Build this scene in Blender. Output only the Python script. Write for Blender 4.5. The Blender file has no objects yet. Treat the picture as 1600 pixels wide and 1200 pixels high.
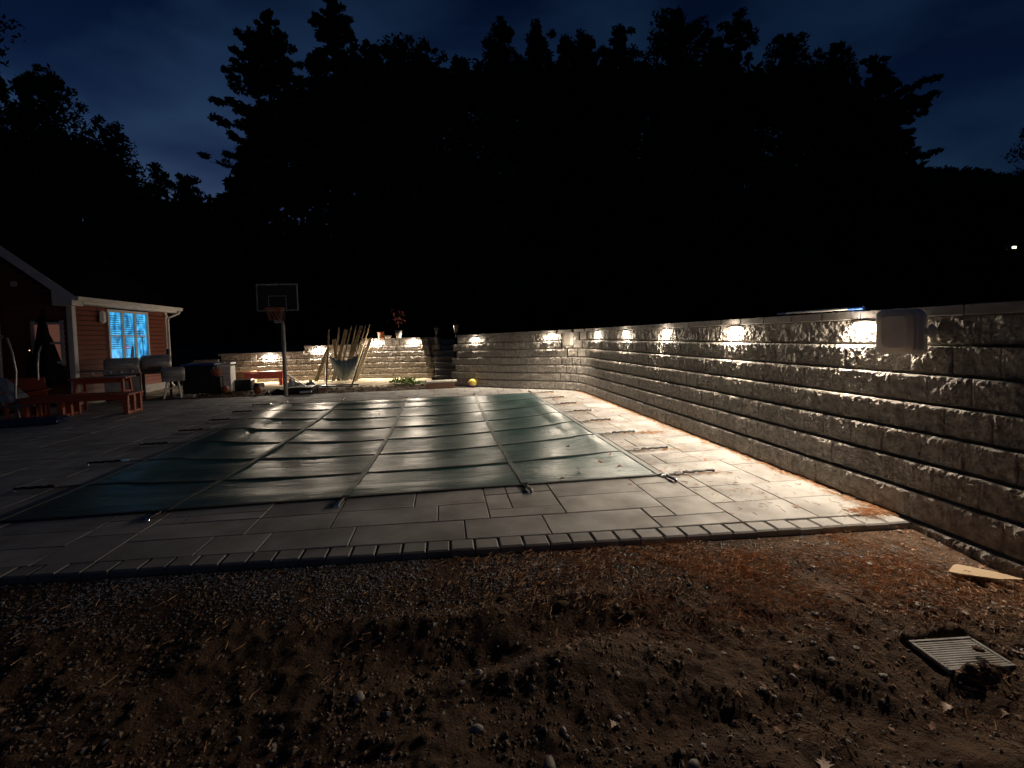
import bpy, math, random
import numpy as np
from math import sin, cos, pi, radians, sqrt
from mathutils import Matrix, Vector

SC = bpy.context.scene
COL = SC.collection
random.seed(7)
RNG = np.random.default_rng(11)

# ------------------------------------------------------------------ camera
FPX, PPY, PITCH, ROLL, YAW, EYE = 739.4, 555.6, .0414, .0263, .1432, 1.4665
cy_, sy_ = cos(YAW), sin(YAW); cp_, sp_ = cos(PITCH), sin(PITCH); cr_, sr_ = cos(ROLL), sin(ROLL)
R0 = np.array([cy_, -sy_, 0.]); F0 = np.array([sy_, cy_, 0.]); ZU = np.array([0., 0., 1.])
FW = cp_*F0 - sp_*ZU; U0 = sp_*F0 + cp_*ZU
RT = cr_*R0 - sr_*U0; UP = sr_*R0 + cr_*U0
cam_data = bpy.data.cameras.new('camera')
cam = bpy.data.objects.new('camera', cam_data); COL.objects.link(cam)
cam.matrix_world = Matrix(((RT[0], UP[0], -FW[0], 0), (RT[1], UP[1], -FW[1], 0), (RT[2], UP[2], -FW[2], EYE), (0, 0, 0, 1)))
cam_data.sensor_width = 36; cam_data.lens = FPX/1600*36
cam_data.shift_y = -(600-PPY)/1600
cam_data.clip_start = .05; cam_data.clip_end = 2000
SC.camera = cam

def ray(px, py): return FW + RT*(px-800)/FPX + UP*(PPY-py)/FPX
def atD(px, py, d): return np.array([0, 0, EYE]) + ray(px, py)*d        # at depth d along the view
def G(px, py, z=0.): r = ray(px, py); return np.array([0, 0, EYE]) + r*((z-EYE)/r[2])
def PJ(p):
    v = np.array([p[0], p[1], p[2]-EYE]); d = v@FW
    if d < .05: return (9999, 9999, d)
    return (800+FPX*(v@RT)/d, PPY-FPX*(v@UP)/d, d)

# ------------------------------------------------------------------ world, added dim sun, exposure
SC.render.engine = 'CYCLES'
SC.cycles.use_denoising = True
SC.cycles.max_bounces = 6; SC.cycles.diffuse_bounces = 4; SC.cycles.glossy_bounces = 3
SC.cycles.sample_clamp_indirect = 4.0
SC.cycles.use_adaptive_sampling = True
SC.view_settings.view_transform = 'Standard'; SC.view_settings.look = 'None'
SC.view_settings.exposure = 0; SC.view_settings.gamma = 1; SC.view_settings.use_curve_mapping = False
W = bpy.data.worlds.new('World'); SC.world = W; W.use_nodes = True
wn, wl = W.node_tree.nodes, W.node_tree.links
wn.clear()
out = wn.new('ShaderNodeOutputWorld'); bg = wn.new('ShaderNodeBackground')
sky = wn.new('ShaderNodeTexSky'); sky.sky_type = 'NISHITA'; sky.sun_disc = False
SUN_EL, SUN_ROT = radians(-0.8), radians(-20)
sky.sun_elevation = SUN_EL; sky.sun_rotation = SUN_ROT; sky.altitude = 200
sky.dust_density = 1.5; sky.ozone_density = 3.0
tc = wn.new('ShaderNodeTexCoord'); mp = wn.new('ShaderNodeMapping'); mp.inputs['Scale'].default_value = (1.7, 1.7, 3.2)
n1 = wn.new('ShaderNodeTexNoise'); n1.inputs['Scale'].default_value = 2.3; n1.inputs['Detail'].default_value = 5; n1.inputs['Roughness'].default_value = .45
n1.inputs['Distortion'].default_value = .3; mp.inputs['Location'].default_value = (.7, 0, .4)
rmp = wn.new('ShaderNodeValToRGB'); rmp.color_ramp.elements[0].position = .36; rmp.color_ramp.elements[1].position = .68
rmp.color_ramp.elements[0].color = (.30, .44, .68, 1); rmp.color_ramp.elements[1].color = (1.25, 1.55, 1.55, 1)
mul = wn.new('ShaderNodeMix'); mul.data_type = 'RGBA'; mul.blend_type = 'MULTIPLY'; mul.inputs[0].default_value = 1
wl.new(tc.outputs['Generated'], mp.inputs[0]); wl.new(mp.outputs[0], n1.inputs['Vector']); wl.new(n1.outputs['Fac'], rmp.inputs[0])
sx = wn.new('ShaderNodeSeparateXYZ'); wl.new(tc.outputs['Generated'], sx.inputs[0])
el = wn.new('ShaderNodeMapRange'); el.inputs[1].default_value = .25; el.inputs[2].default_value = .62; el.inputs[3].default_value = 1.0; el.inputs[4].default_value = .48
wl.new(sx.outputs['Z'], el.inputs[0]); vm = wn.new('ShaderNodeVectorMath'); vm.operation = 'SCALE'; wl.new(sky.outputs[0], vm.inputs[0]); wl.new(el.outputs[0], vm.inputs['Scale'])
wl.new(vm.outputs[0], mul.inputs[6]); wl.new(rmp.outputs[0], mul.inputs[7]); wl.new(mul.outputs[2], bg.inputs[0])
bg.inputs[1].default_value = .125
wl.new(bg.outputs[0], out.inputs[0])
sd = bpy.data.lights.new('added_dim_sun', 'SUN'); sd.energy = .002; sd.angle = radians(12); sd.color = (.75, .85, 1)  # faint cool sun lamp, added; no moon is known here
so = bpy.data.objects.new('added_dim_sun', sd); COL.objects.link(so); so.rotation_euler = (radians(50), 0, radians(-60))

# ------------------------------------------------------------------ materials
MATS = {}
def mat(name, col, rough=.7, metal=0., col2=None, nscale=6., bump=0., bscale=40., rnd=0., spec=.5, emit=None, estr=0., stretch=None, detail=6, trans=0., aniso=None, rough2=None):
    if name in MATS: return MATS[name]
    m = bpy.data.materials.new(name); m.use_nodes = True; MATS[name] = m
    n, l = m.node_tree.nodes, m.node_tree.links; b = n['Principled BSDF']
    b.inputs['Roughness'].default_value = rough; b.inputs['Metallic'].default_value = metal
    b.inputs['Specular IOR Level'].default_value = spec
    tcn = n.new('ShaderNodeTexCoord'); mpn = n.new('ShaderNodeMapping')
    l.new(tcn.outputs['Object'], mpn.inputs[0])
    if stretch: mpn.inputs['Scale'].default_value = stretch
    oi = n.new('ShaderNodeObjectInfo')
    if rnd:
        cmb = n.new('ShaderNodeVectorMath'); cmb.operation = 'SCALE'; cmb.inputs[0].default_value = (31, 17, 23)
        l.new(oi.outputs['Random'], cmb.inputs['Scale']); l.new(cmb.outputs[0], mpn.inputs['Location'])
    nz = n.new('ShaderNodeTexNoise'); nz.inputs['Scale'].default_value = nscale; nz.inputs['Detail'].default_value = detail
    l.new(mpn.outputs[0], nz.inputs['Vector'])
    rp = n.new('ShaderNodeMapRange'); rp.inputs[1].default_value = .3; rp.inputs[2].default_value = .7
    l.new(nz.outputs['Fac'], rp.inputs[0])
    mx = n.new('ShaderNodeMix'); mx.data_type = 'RGBA'
    c2 = col2 if col2 else tuple(c*.75 for c in col)
    mx.inputs[6].default_value = (*col, 1); mx.inputs[7].default_value = (*c2, 1)
    l.new(rp.outputs[0], mx.inputs[0])
    last = mx.outputs[2]
    if rnd:
        hv = n.new('ShaderNodeHueSaturation')
        mr = n.new('ShaderNodeMapRange'); mr.inputs[3].default_value = 1-rnd; mr.inputs[4].default_value = 1+rnd
        l.new(oi.outputs['Random'], mr.inputs[0]); l.new(mr.outputs[0], hv.inputs['Value']); l.new(last, hv.inputs['Color']); last = hv.outputs[0]
    l.new(last, b.inputs['Base Color'])
    if rough2 is not None:
        rr = n.new('ShaderNodeMapRange'); rr.inputs[1].default_value = .3; rr.inputs[2].default_value = .7
        rr.inputs[3].default_value = rough; rr.inputs[4].default_value = rough2
        l.new(nz.outputs['Fac'], rr.inputs[0]); l.new(rr.outputs[0], b.inputs['Roughness'])
    if bump:
        nb = n.new('ShaderNodeTexNoise'); nb.inputs['Scale'].default_value = bscale; nb.inputs['Detail'].default_value = 8; nb.inputs['Roughness'].default_value = .65
        l.new(mpn.outputs[0], nb.inputs['Vector'])
        bp = n.new('ShaderNodeBump'); bp.inputs['Strength'].default_value = 1; bp.inputs['Distance'].default_value = bump
        l.new(nb.outputs['Fac'], bp.inputs['Height']); l.new(bp.outputs[0], b.inputs['Normal'])
    if emit:
        b.inputs['Emission Color'].default_value = (*emit, 1); b.inputs['Emission Strength'].default_value = estr
    if trans:
        b.inputs['Transmission Weight'].default_value = trans
    return m

M_block = mat('split_face_concrete', (.40, .37, .33), .85, col2=(.18, .16, .14), nscale=18, bump=.024, bscale=60, rnd=.08, spec=.3)
M_cap = mat('cap_concrete', (.27, .25, .23), .85, col2=(.19, .17, .15), nscale=5, bump=.003, bscale=60, rnd=.1)
M_paver = mat('paver_concrete', (.36, .345, .325), .62, col2=(.21, .195, .18), nscale=3.4, bump=.0016, bscale=45, rnd=.17, rough2=.85)
M_border = mat('border_paver_concrete', (.25, .235, .22), .7, col2=(.17, .16, .15), nscale=5, bump=.002, bscale=70, rnd=.15)
M_sand = mat('joint_sand', (.035, .03, .026), .95, bump=.003)
M_crumb = mat('soil_crumb', (.36, .23, .14), .85, col2=(.05, .034, .024), nscale=38, detail=2)
M_dirt = mat('dirt', (.15, .088, .052), .93, col2=(.07, .042, .028), nscale=11, bump=.022, bscale=60, spec=.15, detail=10)
M_under = mat('pool_shell', (.1, .2, .25), .6)
M_water = mat('pool_water', (.01, .03, .03), .1)
M_gravel = mat('gravel_stone', (.40, .42, .44), .45, col2=(.08, .085, .09), nscale=45, detail=2)
M_pebble = mat('pebble_stone', (.42, .36, .30), .6, col2=(.13, .10, .08), nscale=16, bump=.002, bscale=60, rnd=.3)
M_needle = mat('dead_pine_needles', (.66, .42, .24), .8, col2=(.38, .17, .07), nscale=25, detail=2)
M_leaf = mat('dead_leaf', (.42, .20, .10), .75, col2=(.24, .10, .05), nscale=18, rnd=.3, bump=.002, bscale=90)
M_leafpale = mat('pale_dead_leaf', (.62, .46, .36), .75, col2=(.42, .28, .2), nscale=18, rnd=.15, bump=.002)
M_web = mat('webbing', (.012, .02, .022), .6, bump=.001, bscale=200)
M_seam = mat('webbing_grey', (.06, .085, .08), .5, bump=.001, bscale=200)
M_steel = mat('galvanised_steel', (.55, .55, .55), .35, metal=.9)
M_white = mat('white_trim', (.72, .69, .65), .55, col2=(.6, .57, .53), nscale=3)
M_siding = mat('red_siding', (.22, .062, .034), .6, col2=(.17, .048, .028), nscale=4, stretch=(1, 1, 4), bump=.001, bscale=30)
M_roof = mat('roof_shingle', (.008, .008, .008), 1., spec=.05, bump=.005, bscale=30)
M_redwood = mat('red_stained_wood', (.42, .085, .035), .5, col2=(.28, .055, .025), nscale=5, stretch=(1, 8, 8), bump=.001, bscale=20, rnd=.1)
M_redpaint = mat('red_paint', (.5, .09, .06), .5, col2=(.4, .07, .05))
M_dark = mat('black_metal', (.02, .02, .022), .4, bump=.0005)
M_grill = mat('grey_grill_metal', (.42, .40, .38), .42, metal=.1, col2=(.18, .17, .165), nscale=3)
M_knob = mat('brushed_bright_metal', (.75, .73, .70), .35, metal=.15)
M_chrome = mat('chrome', (.8, .8, .8), .15, metal=1)
M_black_cloth = mat('black_canvas', (.004, .004, .005), .9, bump=.004, bscale=12)
M_lumber = mat('raw_lumber', (.30, .235, .14), .75, col2=(.18, .135, .075), nscale=4, stretch=(8, 8, 1), bump=.001, bscale=20, rnd=.3)
M_rope = mat('hammock_cotton', (.38, .42, .40), .85, col2=(.25, .30, .28), nscale=14, bump=.006, bscale=60)
M_plasticw = mat('white_plastic', (.78, .76, .72), .45, col2=(.7, .68, .64), nscale=3)
M_beige = mat('beige_grille', (.85, .75, .64), .6, bump=.0015, bscale=300)
M_blackpl = mat('black_plastic', (.015, .015, .017), .4)
M_blue = mat('blue_plastic_and_lit_lid', (.03, .09, .30), .4)
M_bluemat = mat('dark_blue_vinyl', (.02, .04, .10), .35)
M_card = mat('plywood_scrap', (.42, .30, .18), .75, col2=(.42, .3, .18), nscale=7, stretch=(1, 6, 1))
M_orange = mat('orange_rubber', (.36, .09, .035), .6, bump=.001, bscale=150)
M_yellow = mat('yellow_plastic', (.75, .55, .08), .4)
M_purple = mat('purple_plastic', (.30, .08, .28), .4)
M_terra = mat('terracotta', (.38, .12, .07), .8)
M_cream = mat('cream_ceramic', (.6, .58, .5), .5)
M_green = mat('weed_leaves', (.24, .38, .06), .6, col2=(.12, .22, .04))
M_redleaf = mat('red_leaves', (.16, .035, .02), .6)
M_tarp = mat('grey_tarp', (.35, .37, .38), .5, col2=(.2, .22, .24), bump=.01, bscale=10)
M_stone = mat('grey_stone', (.3, .28, .26), .8, bump=.004, bscale=30)
M_brownside = mat('brown_stone_side', (.2, .11, .075), .85, bump=.004, bscale=30)
M_crown = mat('tree_foliage', (.035, .05, .03), .9)
M_trunk = mat('tree_bark', (.05, .04, .03), .9, bump=.02, bscale=8)
M_grassd = mat('upper_soil', (.05, .05, .03), .95, bump=.02, bscale=10)
M_hill = mat('hill_ground', (.02, .022, .015), 1.)
M_lens = mat('lamp_lens', (1, .9, .75), .3, emit=(1, .80, .55), estr=30)
M_lampmetal = mat('bronze_fixture', (.08, .06, .045), .4, metal=.6)
M_win = mat('lit_blue_window', (.05, .2, .3), .3, emit=(.05, .40, .85), estr=1.15, nscale=5)
M_pink = mat('window_warm_screen', (.2, .1, .3), .3, emit=(.75, .2, .6), estr=.8)
M_wdark = mat('window_interior_shape', (.02, .08, .14), .6)
M_glass = mat('clear_acrylic', (.03, .03, .035), .1)
M_farlamp = mat('far_lamp', (1, .9, .7), .3, emit=(1, .85, .6), estr=3)
M_redled = mat('small_lamp', (1, .5, .3), .3, emit=(1, .55, .35), estr=2)

# lit-window and cover materials with structure of their own
def win_mat(m):
    n, l = m.node_tree.nodes, m.node_tree.links; b = n['Principled BSDF']; t = n.new('ShaderNodeTexCoord'); mp = n.new('ShaderNodeMapping'); mp.inputs['Scale'].default_value = (1, 2.2, 1.4)
    z = n.new('ShaderNodeTexNoise'); z.inputs['Scale'].default_value = 3.4; z.inputs['Detail'].default_value = 4; c = n.new('ShaderNodeValToRGB')
    e = c.color_ramp.elements; e[0].position = .36; e[0].color = (.008, .10, .26, 1); e[1].position = .64; e[1].color = (.07, .50, .92, 1); q = c.color_ramp.elements.new(.5); q.color = (.03, .32, .68, 1)
    l.new(t.outputs['Object'], mp.inputs[0]); l.new(mp.outputs[0], z.inputs['Vector']); l.new(z.outputs['Fac'], c.inputs[0]); l.new(c.outputs[0], b.inputs['Emission Color'])
win_mat(M_win)
def cover_mat():
    m = bpy.data.materials.new('green_cover_vinyl'); m.use_nodes = True
    n, l = m.node_tree.nodes, m.node_tree.links; b = n['Principled BSDF']
    t = n.new('ShaderNodeTexCoord')
    a = n.new('ShaderNodeTexNoise'); a.inputs['Scale'].default_value = 1.3; a.inputs['Detail'].default_value = 7; a.inputs['Roughness'].default_value = .6
    l.new(t.outputs['Object'], a.inputs['Vector'])
    cr = n.new('ShaderNodeValToRGB'); e = cr.color_ramp.elements
    e[0].position = .38; e[0].color = (.010, .056, .053, 1); e[1].position = .74; e[1].color = (.036, .088, .080, 1)
    l.new(a.outputs['Fac'], cr.inputs[0]); l.new(cr.outputs[0], b.inputs['Base Color'])
    rr = n.new('ShaderNodeMapRange'); rr.inputs[1].default_value = .35; rr.inputs[2].default_value = .65; rr.inputs[3].default_value = .29; rr.inputs[4].default_value = .46
    l.new(a.outputs['Fac'], rr.inputs[0]); l.new(rr.outputs[0], b.inputs['Roughness'])
    b.inputs['Specular IOR Level'].default_value = .5
    mp = n.new('ShaderNodeMapping'); mp.inputs['Scale'].default_value = (1.2, 9, 1); l.new(t.outputs['Object'], mp.inputs[0])
    w = n.new('ShaderNodeTexNoise'); w.inputs['Scale'].default_value = 2.2; w.inputs['Detail'].default_value = 5; w.inputs['Distortion'].default_value = .8; l.new(mp.outputs[0], w.inputs['Vector'])
    f = n.new('ShaderNodeTexNoise'); f.inputs['Scale'].default_value = 9; f.inputs['Detail'].default_value = 6; f.inputs['Distortion'].default_value = 1.5; l.new(t.outputs['Object'], f.inputs['Vector'])
    ad = n.new('ShaderNodeMath'); ad.operation = 'MULTIPLY_ADD'; ad.inputs[1].default_value = .45
    l.new(f.outputs['Fac'], ad.inputs[0]); l.new(w.outputs['Fac'], ad.inputs[2])
    bp = n.new('ShaderNodeBump'); bp.inputs['Distance'].default_value = .0085; bp.inputs['Strength'].default_value = 1
    l.new(ad.outputs[0], bp.inputs['Height']); l.new(bp.outputs[0], b.inputs['Normal'])
    return m
M_cover = cover_mat()

# ------------------------------------------------------------------ mesh builder
def frame(a, b):
    d = np.array(b, float)-np.array(a, float); L = np.linalg.norm(d); d = d/L
    u = np.cross(d, [0, 0, 1.]) if abs(d[2]) < .95 else np.cross(d, [1., 0, 0])
    u /= np.linalg.norm(u); v = np.cross(d, u); return d, u, v
class MB:
    def __init__(s): s.v = []; s.f = []; s.sm = []
    def add(s, vs, fs, smooth=False):
        o = len(s.v); s.v += [tuple(map(float, p)) for p in vs]; s.f += [tuple(i+o for i in f) for f in fs]; s.sm += [smooth]*len(fs); return s
    def box(s, c, d, rz=0., ch=0., M=None):
        hx, hy, hz = d[0]/2, d[1]/2, d[2]/2
        if ch <= 0:
            vs = [(x*hx, y*hy, z*hz) for z in (-1, 1) for y in (-1, 1) for x in (-1, 1)]
            fs = [(0, 2, 3, 1), (4, 5, 7, 6), (0, 1, 5, 4), (2, 6, 7, 3), (0, 4, 6, 2), (1, 3, 7, 5)]
        else:
            ch = min(ch, hx*.9, hy*.9, hz*.9); vs = []; idx = {}
            for sx in (-1, 1):
                for sy in (-1, 1):
                    for sz in (-1, 1):
                        idx[sx, sy, sz, 0] = len(vs); vs.append((sx*hx, sy*(hy-ch), sz*(hz-ch)))
                        idx[sx, sy, sz, 1] = len(vs); vs.append((sx*(hx-ch), sy*hy, sz*(hz-ch)))
                        idx[sx, sy, sz, 2] = len(vs); vs.append((sx*(hx-ch), sy*(hy-ch), sz*hz))
            fs = []
            for q in (-1, 1):
                fs.append(tuple(idx[q, a, b, 0] for a, b in ((-1, -1), (1, -1), (1, 1), (-1, 1)))[::q])
                fs.append(tuple(idx[a, q, b, 1] for a, b in ((-1, -1), (1, -1), (1, 1), (-1, 1)))[::-q])
                fs.append(tuple(idx[a, b, q, 2] for a, b in ((-1, -1), (1, -1), (1, 1), (-1, 1)))[::q])
            for a in (-1, 1):
                for b in (-1, 1):
                    fs.append((idx[a, b, -1, 0], idx[a, b, 1, 0], idx[a, b, 1, 1], idx[a, b, -1, 1])[::(-a*b)])
                    fs.append((idx[a, -1, b, 0], idx[a, 1, b, 0], idx[a, 1, b, 2], idx[a, -1, b, 2])[::(a*b)])
                    fs.append((idx[-1, a, b, 1], idx[1, a, b, 1], idx[1, a, b, 2], idx[-1, a, b, 2])[::(-a*b)])
                    for c_ in (-1, 1): fs.append((idx[a, b, c_, 0], idx[a, b, c_, 1], idx[a, b, c_, 2])[::(a*b*c_)])
        vs = np.array(vs)
        if M is not None: vs = vs@np.array(M, float).T
        if rz: k = np.array([[cos(rz), -sin(rz), 0], [sin(rz), cos(rz), 0], [0, 0, 1]]); vs = vs@k.T
        return s.add(vs+np.array(c, float), fs)
    def bar(s, a, b, w, t, up=(0, 0, 1), ch=0.):
        a = np.array(a, float); b = np.array(b, float); d = b-a; L = np.linalg.norm(d); d /= L
        sd_ = np.cross(up, d); n_ = np.linalg.norm(sd_)
        sd_ = np.array([1., 0, 0]) if n_ < 1e-4 else sd_/n_
        q = np.cross(d, sd_); M = np.stack([d, sd_, q], 1)
        return s.box((a+b)/2, (L, w, t), M=M, ch=ch)
    def tube(s, pts, r, n=8, cap=True):
        pts = [np.array(p, float) for p in pts]; rs = r if hasattr(r, '__len__') else [r]*len(pts)
        vs = []; fs = []; pu = None
        for i, p in enumerate(pts):
            d = pts[min(i+1, len(pts)-1)]-pts[max(i-1, 0)]; d = d/np.linalg.norm(d)
            if pu is None: _, u, v = frame((0, 0, 0), d)
            else:
                u = pu-d*(pu@d); u /= np.linalg.norm(u); v = np.cross(d, u)
            pu = u
            for k in range(n): a = 2*pi*k/n; vs.append(p+rs[i]*(cos(a)*u+sin(a)*v))
        for i in range(len(pts)-1):
            for k in range(n): a = i*n+k; b = i*n+(k+1) % n; fs.append((a, b, b+n, a+n))
        s.add(vs, fs, True)
        if cap: s.add(vs[:n], [tuple(range(n))[::-1]]); s.add(vs[-n:], [tuple(range(n))])
        return s
    def lathe(s, prof, c=(0, 0, 0), n=20, axis='z', smooth=True):
        vs = []; fs = []
        for r, z in prof:
            for k in range(n):
                a = 2*pi*k/n; p = (r*cos(a), r*sin(a), z)
                if axis == 'x': p = (z, r*cos(a), r*sin(a))
                if axis == 'y': p = (r*sin(a), z, r*cos(a))
                vs.append((p[0]+c[0], p[1]+c[1], p[2]+c[2]))
        for i in range(len(prof)-1):
            for k in range(n): a = i*n+k; b = i*n+(k+1) % n; fs.append((a, b, b+n, a+n))
        s.add(vs, fs, smooth); return s
    def prism(s, poly, z0, z1, plane='xy'):
        n = len(poly)
        def P(a, b, t): return (a, b, t) if plane == 'xy' else ((a, t, b) if plane == 'xz' else (t, a, b))
        vs = [P(a, b, z0) for a, b in poly]+[P(a, b, z1) for a, b in poly]
        s.add(vs, [tuple(range(n))[::-1], tuple(range(n, 2*n))]+[(i, (i+1) % n, (i+1) % n+n, i+n) for i in range(n)]); return s
    def sphere(s, c, r, n=14, sq=1.):
        prof = [(max(r*sin(pi*i/n), 1e-4), -r*sq*cos(pi*i/n)) for i in range(n+1)]
        return s.lathe(prof, c, n=max(12, n))
    def mesh(s, name):
        me = bpy.data.meshes.new(name); me.from_pydata(s.v, [], s.f)
        me.polygons.foreach_set('use_smooth', s.sm); me.update(); return me
def np_mesh(name, V, Fc, smooth=False):
    V = np.asarray(V, np.float32); Fc = np.asarray(Fc, np.int32)
    me = bpy.data.meshes.new(name); me.vertices.add(len(V)); me.vertices.foreach_set('co', V.ravel())
    k = Fc.shape[1]; me.loops.add(Fc.size); me.loops.foreach_set('vertex_index', Fc.ravel())
    me.polygons.add(len(Fc)); me.polygons.foreach_set('loop_start', np.arange(0, Fc.size, k, dtype=np.int32))
    me.polygons.foreach_set('use_smooth', np.full(len(Fc), smooth)); me.update(calc_edges=True); me.validate(); return me
def link(name, me, m, parent=None, loc=None, rz=0.):
    o = bpy.data.objects.new(name, me)
    if m is not None and me is not None and len(me.materials) == 0: me.materials.append(m)
    COL.objects.link(o)
    if parent is not None: o.parent = parent
    if loc is not None: o.location = loc
    if rz: o.rotation_euler = (0, 0, rz)
    return o
def tag(o, label=None, cat=None, group=None, kind=None):
    if label: o['label'] = label
    if cat: o['category'] = cat
    if group: o['group'] = group
    if kind: o['kind'] = kind
    return o
def thing(name, label, cat, loc=(0, 0, 0), rz=0., group=None):
    o = bpy.data.objects.new(name, None); COL.objects.link(o); o.location = loc; o.rotation_euler = (0, 0, rz); o.empty_display_size = .1
    return tag(o, label, cat, group)
def part(name, mb, m, parent, **k): return link(name, mb.mesh(name), m, parent, **k)
def struct(name, me, m): o = link(name, me, m); o['kind'] = 'structure'; return o
def vnoise(x, y, cell, seed):
    r = np.random.default_rng(seed); T = r.random((257, 257))
    gx = x/cell; gy = y/cell; ix = np.floor(gx).astype(int); iy = np.floor(gy).astype(int); fx = gx-ix; fy = gy-iy
    fx = fx*fx*(3-2*fx); fy = fy*fy*(3-2*fy); A = lambda i, j: T[i % 256, j % 256]
    return (A(ix, iy)*(1-fx)+A(ix+1, iy)*fx)*(1-fy)+(A(ix, iy+1)*(1-fx)+A(ix+1, iy+1)*fx)*fy-.5

# ------------------------------------------------------------------ ground
WX = 3.45                                   # base line of the long wall
def front_y(x): return 3.04+.064*(3.4-x)    # front edge of the patio
def gz(x, y):
    x = np.asarray(x, float); y = np.asarray(y, float)
    d = front_y(x)-y                         # >0 in front of the patio
    lum = .10*vnoise(x, y, .55, 1)+.042*vnoise(x+5, y, .23, 2)+.020*vnoise(x, y+3, .10, 3)+.014*np.abs(vnoise(x, y, .05, 4))+.010*vnoise(x, y, .028, 5)+.09*np.clip(vnoise(x, y, .06, 8)-.2, 0, .12)
    amp = .25+.75*np.clip((d-.15)/.7, 0, 1)
    z = -.085-.035*np.clip(d, 0, 2)+amp*lum
    for cx, cy, rx, ry, dz in ((.15, 2.35, .55, .12, -.07), (.75, 2.45, .25, .08, -.05), (1.2, 1.75, .4, .1, -.06), (-.05, 2.62, .5, .07, .035), (.7, 2.68, .35, .05, .035), (.3, 2.15, .6, .09, .03)):
        z = z+dz*np.exp(-((x-cx)/rx)**2-((y-cy)/ry)**2)
    wq = np.clip((d-.22)/.5, 0, 1); wq = wq*wq*(3-2*wq); z = wq*z+(1-wq)*np.clip(z, -.052-.06*np.clip(d, 0, .8), -.030-.05*np.clip(d, 0, .8))
    yard = -.03+.03*vnoise(x, y, .4, 6)+.03*vnoise(x, y, .15, 7)
    z = np.where(y > 13.4, yard, z)
    inpat = (y > front_y(x)+.1) & (y < 13.45) & (x > -9.9)
    z = np.where(inpat, -.55, z)
    z = z-.0+np.where((np.abs(x-2.42) < .20) & (y > 1.80) & (y < 2.04), -.165-z, 0)*np.clip(np.minimum((.20-np.abs(x-2.42))/.03, np.minimum((y-1.80)/.02, (2.04-y)/.03)), 0, 1)+.035*np.exp(-((x-2.35)/.16)**2-((y-1.785)/.03)**2)
    return z
def lin(a, b, s): return list(np.arange(a, b, s))
xs = [-400, -150, -60, -30, -18]+lin(-14, -4.5, .25)+lin(-4.5, 3.7, .0135)+lin(3.7, 6, .5)+[8, 15, 40, 150, 400]
ys = [-150, -60, -25, -10, -5]+lin(-3, .9, .15)+lin(.9, 3.75, .0135)+lin(3.75, 13.3, .6)+lin(13.3, 19.5, .07)+[22, 26, 40, 80, 200, 400]
xs = np.array(xs); ys = np.array(ys)
XX, YY = np.meshgrid(xs, ys); ZZ = gz(XX, YY)
ni, nj = XX.shape; idx = np.arange(ni*nj).reshape(ni, nj)
Fc = np.stack([idx[:-1, :-1].ravel(), idx[:-1, 1:].ravel(), idx[1:, 1:].ravel(), idx[1:, :-1].ravel()], 1)
struct('ground', np_mesh('ground', np.stack([XX.ravel(), YY.ravel(), ZZ.ravel()], 1), Fc, True), M_dirt)

# ------------------------------------------------------------------ patio
MOD = .21; NXC, NYC = 63, 50
PX0, PY0 = WX+.03, 3.26                     # right edge, first paver row
def patmap(x, y):                           # the front rows run askew, the rest is square to the wall
    k = max(0., min(1., (4.46-y)/1.3)); return x, y+(front_y(x)+.165-PY0)*k
hx0, hx1, hy0, hy1 = 7, 33, 7, 39           # pool hole, in modules
HXR, HXL = PX0-hx0*MOD, PX0-hx1*MOD; HYF, HYB = PY0+hy0*MOD, PY0+hy1*MOD
def ymax(x): return 13.75 if x < .4 else 14.6-(x-.3)*.73
occ = np.zeros((NXC, NYC), bool); occ[hx0:hx1, hy0:hy1] = True
for i in range(NXC):
    for j in range(NYC):
        if PY0+j*MOD > ymax(PX0-(i+.5)*MOD): occ[i, j] = True
base = MB()
for a, b, c, d in ((-9.75, HXL, 3.3, 13.7), (HXL, HXR, 3.3, HYF), (HXL, HXR, HYB, 13.7), (HXR, 3.6, 3.3, 13.7)):
    if c == 3.3:
        ya, yb = front_y(a)+.03, front_y(b)+.03
    else: ya = yb = c
    base.prism([(a, ya), (b, yb), (b, d), (a, d)], -.30, -.010)
base.prism([(-.1, 13.7), (2.2, 13.7), (.2, 15.2), (-.1, 15.2)], -.30, -.010)
struct('patio_base', base.mesh('patio_base'), M_sand)
patio = bpy.data.objects.new('patio', None); COL.objects.link(patio); patio['kind'] = 'structure'
def paver_mesh(poly, th=.06, ch=.005, gap=.004, dz=0., name='paver'):
    p = np.array(poly); c = p.mean(0); mb = MB()
    def inset(q, g):
        n = len(q); o = []
        for i in range(n):
            a, b_, c_ = q[i-1], q[i], q[(i+1) % n]
            e1 = (b_-a)/np.linalg.norm(b_-a); e2 = (c_-b_)/np.linalg.norm(c_-b_)
            n1_ = np.array([-e1[1], e1[0]]); n2_ = np.array([-e2[1], e2[0]])
            o.append(b_+(n1_+n2_)*g/(1+n1_@n2_))
        return np.array(o)
    q0 = inset(p, gap)-c; q1 = inset(p, gap+ch)-c
    vs = [(*a, -th) for a in q0]+[(*a, -ch) for a in q0]+[(*a, 0) for a in q1]
    n = len(p); fs = [tuple(range(2*n, 3*n))]
    for i in range(n):
        j = (i+1) % n; fs += [(i, j, j+n, i+n), (i+n, j+n, j+2*n, i+2*n)]
    mb.add(vs, fs); return mb, c
sizes = [(3, 2), (2, 2), (3, 1), (2, 1), (4, 2), (2, 3), (1, 2), (1, 1)]; wts = [.34, .20, .10, .10, .20, .03, .02, .01]
plist = []
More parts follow.
